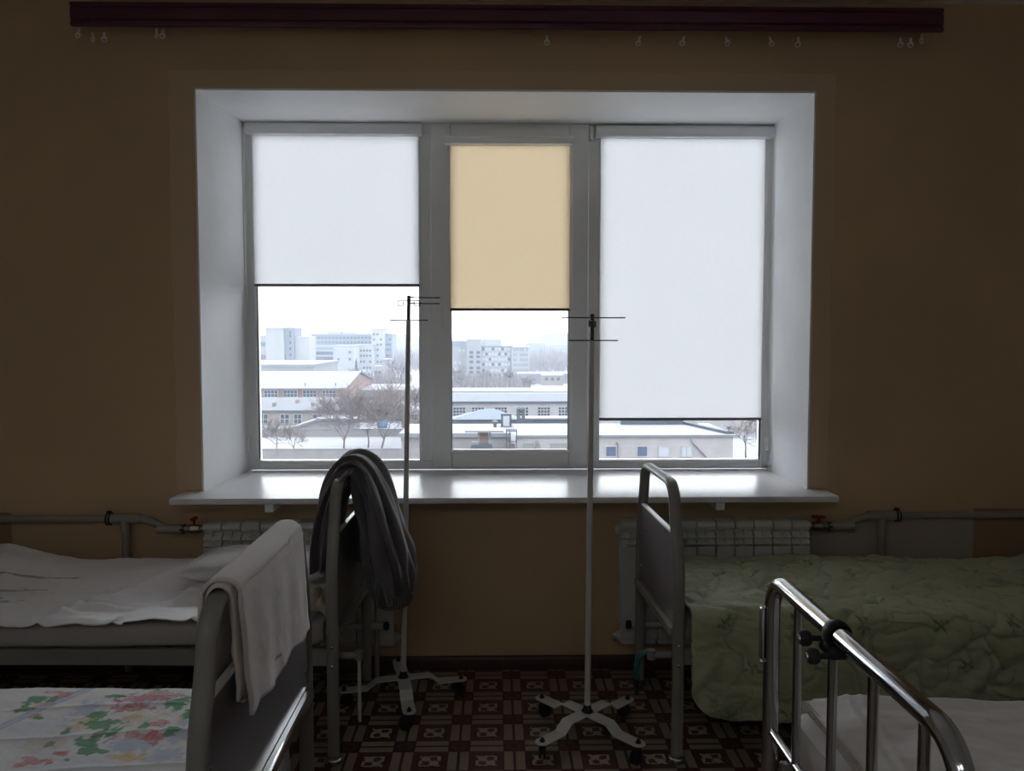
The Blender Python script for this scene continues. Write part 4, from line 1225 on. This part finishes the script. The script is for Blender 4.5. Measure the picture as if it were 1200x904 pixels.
o = obj('roof_ventilator', MB().lathe((wx(580, 100), 100, zt), [(.2, 0), (.2, .5), (.4, .55), (.4, .85), (.22, .95), (.05, 1.05)], 12), M['greyroof'])
tag(o, 'small round ventilator on the snowy flat roof beside the roof exit', 'ventilator')
# rusty shaft and scaffold in the yard below
d = 84
sh = thing('rusty_shaft', 'brown rusty shaft with pale posts in the snowy yard', 'shaft', (wx(567, d), d+1, GZ))
wobj('core', MB().box(wx(562, d), wx(572, d), d, d+1.6, GZ, wz(506, d)), M['rust'], sh, 0)
for px in (560.8, 573.8): wobj('post', MB().box(wx(px, d)-.1, wx(px, d)+.12, d-.1, d+.15, GZ, wz(505, d)), M['concrete'], sh, 0)
wobj('plinth', MB().box(wx(552, d), wx(577, d), d-.8, d+2.2, GZ, wz(521, d)), M['blueroof'], sh, 0)
wobj('cap', MB().box(wx(545, d), wx(590, d), d-.8, d+2.2, wz(506.5, d), wz(504.5, d)), M['snow'], sh, 0)
d = 82
sc = thing('steel_scaffold', 'thin steel scaffold frame with a tank in the snowy yard', 'scaffold', (wx(599.5, d), d+.6, GZ))
for px in (593.5, 597.5, 605.5):
    for yy in (d, d+1.2): wobj('post', MB().box(wx(px, d)-.04, wx(px, d)+.04, yy-.04, yy+.04, GZ, wz(505.5, d)), M['blueroof'], sc, 0)
for py in (506, 518.5):
    for yy in (d, d+1.2): wobj('rail', MB().box(wx(593, d), wx(606, d), yy-.04, yy+.04, wz(py, d)-.05, wz(py, d)+.05), M['blueroof'], sc, 0)
wobj('tank', MB().lathe((wx(601.5, d), d+.6, wz(519, d)), [(.1, -.3), (.22, -.2), (.24, .7), (.15, .9), (.05, .95)], 12), M['winlight'], sc)
# E10 pale brick building at the right
d = 85
t = building('pale brick building with a broad snowy flat roof below the right blind', 606, 862, d, 10.5, 510.5, 'palebrick', roof_h=.22)
zt = wz(510.5, d)
x0, x1 = wx(606, d), wx(862, d)
wobj('parapet', MB().box(wx(728, 95), x1-3.2, d+9.4, d+10.2, zt-.1, zt+.85), M['blueroof'], t, 0)
wobj('parapet', MB().prism([(x1-3.2, d+9.9), (x1-3.0, d+10.4), (x1+.2, d+.4), (x1-.7, d+.4)], zt, zt+.30, 'Z'), M['blueroof'], t, 0)
wobj('roof_box', MB().box(wx(808, 95), wx(815, 95), d+8, d+9, zt, zt+.7, .05), M['whitewall'], t, 0)
wobj('roof_lamp', MB().lathe((x1-.3, d+.6, zt), [(.05, 0), (.05, .5), (.2, .55), (.2, .75), (.05, .85)], 10), M['fir'], t)
for k, pc in enumerate((717, 754, 780, 807)):
    o = add_window(t, wx(pc, d), d, wz(537, d), 1.22, 1.22, 1 if k < 3 else 2, 1, 'winframe', ('winblue', 'winblue', 'winlight', 'winlight')[k])
for pc in (623, 655): add_window(t, wx(pc, d), d, wz(541, d), 1.9, 1.9, 2, 1, 'concrete', 'concrete')
for pts in (((723, 519), (725.5, 521), (726, 538)), ((812, 516), (814, 519.5), (832, 539)), ((630, 517), (628, 521), (624, 528))):
    wobj('drain_pipe', MB().tube([(wx(a, d), d-.15, wz(b, d)) for a, b in pts], .10, 8), M['fence'], t)
for yy in range(7):                                             # recessed mortar courses every half metre
    z = zt - .45 - yy*.5
    wobj('course_band', MB().box(x0, x1, d-.015, d, z, z+.40), M['palebrick'], t, 0)

# ---- bare trees
def tree(label, px, d, h, spread, seed, base=GZ, levels=5, n0=3, mat='bark', r0=.16, group=None):
    rnd = random.Random(seed); RMIN = .00019*d
    t = thing('bare_tree', label, 'tree', (wx(px, d), d, base), 0, group)
    trunk, br, tw = MB(), MB(), MB()
    def grow(p, dirv, L, r, lev):
        n = 3
        pts = [p]; q = p; dv = dirv.copy()
        for i in range(n):
            dv = (dv + Vector((rnd.uniform(-.2, .2), rnd.uniform(-.2, .2), rnd.uniform(-.06, .14)))).normalized()
            q = q + dv*L/n; pts.append(q)
        rs = [r*(1-.45*i/n) for i in range(n+1)]
        tgt = trunk if lev == 0 else (br if lev <= 2 else tw)
        rs = [max(q, RMIN) for q in rs]; tgt.tube(pts, rs, 6 if lev < 2 else 3, cap=False)
        if lev >= levels: return
        k = n0+1 if lev == 0 else rnd.choice((3, 4, 4, 5))
        for i in range(k):
            a = rnd.uniform(0, 2*PI); tilt = rnd.uniform(.25, .95)*spread
            side = Vector((math.cos(a), math.sin(a), 0)); side = (side - dv*side.dot(dv)).normalized()
            nd = (dv*math.cos(tilt) + side*math.sin(tilt)).normalized()
            at = rnd.uniform(.45, 1.0) if lev else rnd.uniform(.7, 1.)
            j = min(n-1, int(at*n)); f_ = at*n-j
            sp = pts[j]*(1-f_) + pts[j+1]*f_
            grow(sp, nd, L*rnd.uniform(.68, .98), rs[-1]*rnd.uniform(.55, .8), lev+1)
    grow(Vector((0, 0, 0)), Vector((rnd.uniform(-.12, .12), 0, 1)).normalized(), h*.24, r0, 0)
    obj('trunk', trunk, M[mat], t); obj('branches', br, M[mat], t)
    o = obj('twigs', tw, M['twig'], t, 0); o['kind'] = 'stuff'
    return t
tree('tall bare tree with spreading crown left of the drip stand, trunk behind the fence', 402, 122, 14.0, 1.0, 11, r0=.20)
tree('tall bare tree nearest the drip stand in the snowy yard', 446, 124, 14.5, 1.05, 5, r0=.20)
tree('slender bare tree between the two tall bare trees', 431, 132, 13.0, .85, 8, r0=.15)
tree('low bare tree with thin boughs at the left window edge', 345, 120, 8.5, 1.15, 13, levels=4, r0=.12)
tree('bare sapling leaning over the left concrete fence', 322, 125, 8.0, 1.0, 17, levels=4, r0=.10)
tree('dense bare tree behind the drip stand pole', 470, 140, 15.0, 1.0, 19, r0=.16)
tree('grey bare tree before the small white house', 466, 270, 15.0, .9, 23, levels=4, r0=.4)
tree('grey bare tree at the end of the red brick hall', 412, 240, 13.0, .9, 29, levels=4, r0=.3)
tree('bare tree standing before the small windowed white block', 378, 330, 13, 1.0, 31, levels=4, r0=.3)
tree('bare tree on the snow at the right end of the pale brick building', 878, 118, 11.0, 1.1, 37, levels=4, r0=.16)
tree('second bare tree further back beside the right window frame', 890, 140, 12.0, 1.0, 41, levels=4, r0=.16)
tree('bare tree before the left wing of the panel block', 540, 270, 12, 1.0, 43, levels=4, r0=.25)
tree('bare tree before the stair tower of the panel block', 572, 285, 9, 1.0, 47, levels=4, r0=.2)
tree('bare tree at the middle of the panel block', 590, 280, 9, 1.1, 53, levels=4, r0=.2)
tree('bare tree before the low snowy roof', 617, 260, 7, 1.1, 59, levels=4, r0=.18)
def fir(label, px, d, h):
    t = thing('fir_tree', label, 'tree', (wx(px, d), d, GZ))
    obj('trunk', MB().cyl((0, 0, 0), (0, 0, h*.3), .2, 8), M['bark'], t)
    mb = MB(); rnd = random.Random(int(px))
    for k in range(7):
        z0 = h*(.12+.12*k); r = h*.22*(1-k/7.6)
        n = 14; top = mb.bm.verts.new((0, 0, z0+h*.24)); ring = []
        for i in range(n):
            rr = r*(1 if i % 2 else .62)*rnd.uniform(.85, 1.15); ring.append(mb.bm.verts.new((rr*math.cos(2*PI*i/n), rr*math.sin(2*PI*i/n), z0-(.0 if i % 2 else -.2))))
        for i in range(n): mb.bm.faces.new((top, ring[i], ring[(i+1) % n]))
        mb.bm.faces.new(ring[::-1])
    obj('foliage', mb, M['fir'], t, 0); return t
fir('dark fir tree between the slab block and the bare trees', 418, 290, 9.5)
# far skyline
rnd = random.Random(77)
for i, (a, b, top, d) in enumerate(((531, 548, 387.5, 900), (596, 602, 388.5, 850), (600, 632, 396, 1000), (566, 590, 394.5, 950), (632, 650, 391.5, 800), (650, 672, 390.5, 780), (462, 478, 392, 760), (478, 500, 395, 850), (616, 640, 402, 620), (640, 676, 404, 600))):
    building(('hazy slab block far off at the left of the middle light', 'hazy thin tower far off in the middle light', 'low hazy roofline far off right of the thin tower', 'hazy roofline far off above the panel block', 'hazy pale block far off left of its twin by the window frame',
              'hazy pale block far off against the right sash frame', 'hazy block far off beside the slab block flank', 'hazy low block far off behind the drip stand hooks', 'hazy grey block halfway to the skyline right of the panel block', 'hazy grey block halfway to the skyline by the right sash frame')[i],
             a, b, d, 18, top, 'farwall', roof='concrete')
def wood(label, px0, px1, d0, d1, n, h, seed):
    rnd = random.Random(seed); mb = MB()
    for i in range(n*7):
        d = rnd.uniform(d0, d1); x = wx(rnd.uniform(px0, px1), d); hh = h*rnd.uniform(.35, 1.1)*(.75+.4*nz(x*.08, seed))
        a = rnd.uniform(0, 2*PI); tl = rnd.uniform(.02, .30)*hh; r = d*.0004
        mb.tube([(x, d, GZ), (x+tl*.4*math.cos(a), d+tl*.4*math.sin(a), GZ+hh*.5), (x+tl*math.cos(a), d+tl*math.sin(a), GZ+hh)], [r*1.3, r, r*.3], 3, cap=False)
    o = obj('distant_wood', mb, M['twig'], smooth=0); tag(o, label, 'wood', kind='stuff'); return o
wood('hazy belt of bare trees right of the panel block', 618, 680, 380, 560, 160, 11, 1)
wood('thicket of bare trees at the foot of the panel block', 530, 622, 255, 310, 120, 6, 2)
wood('thicket of bare trees between the white house and the red hall', 405, 482, 262, 320, 110, 7, 3)
wood('hazy belt of bare trees behind the drip stand', 455, 505, 400, 600, 80, 12, 4)

# ------------------------------------------------------------------ winter haze lying over the city
hm = bpy.data.materials.new('haze'); hm.use_nodes = True
hn = hm.node_tree; hn.nodes.clear()
ho = hn.nodes.new('ShaderNodeOutputMaterial'); hv = hn.nodes.new('ShaderNodeVolumeScatter')
hv.inputs['Color'].default_value = (.163, .188, .228, 1); hv.inputs['Density'].default_value = .0023; hv.inputs['Anisotropy'].default_value = 0.
hn.links.new(hv.outputs[0], ho.inputs['Volume'])
hz = obj('haze', MB().box(-880, 880, 60, 1800, GZ+.05, 40), hm, smooth=0)
tag(hz, 'pale winter haze lying over the city', 'haze', kind='stuff')

# ------------------------------------------------------------------ repeats of one kind share a group
GROUPS = dict(roller_blind='roller blinds of the window', radiator='radiators under the window sill', heating_pipe='heating pipes along the window wall', return_pipe='return pipes of the radiators',
              drip_stand='drip stands before the window', hospital_bed='grey metal hospital beds', mattress='mattresses on the beds', bare_tree='bare winter trees outside', concrete_fence='concrete fences outside',
              building='buildings of the winter city', fill_lamp='added fill lamps behind the camera', distant_wood='belts of bare trees in the distance')
for o in COL.objects:
    if o.parent is None and 'category' in o:
        g = GROUPS.get(o.name.split('.')[0])
        if g: o['group'] = g
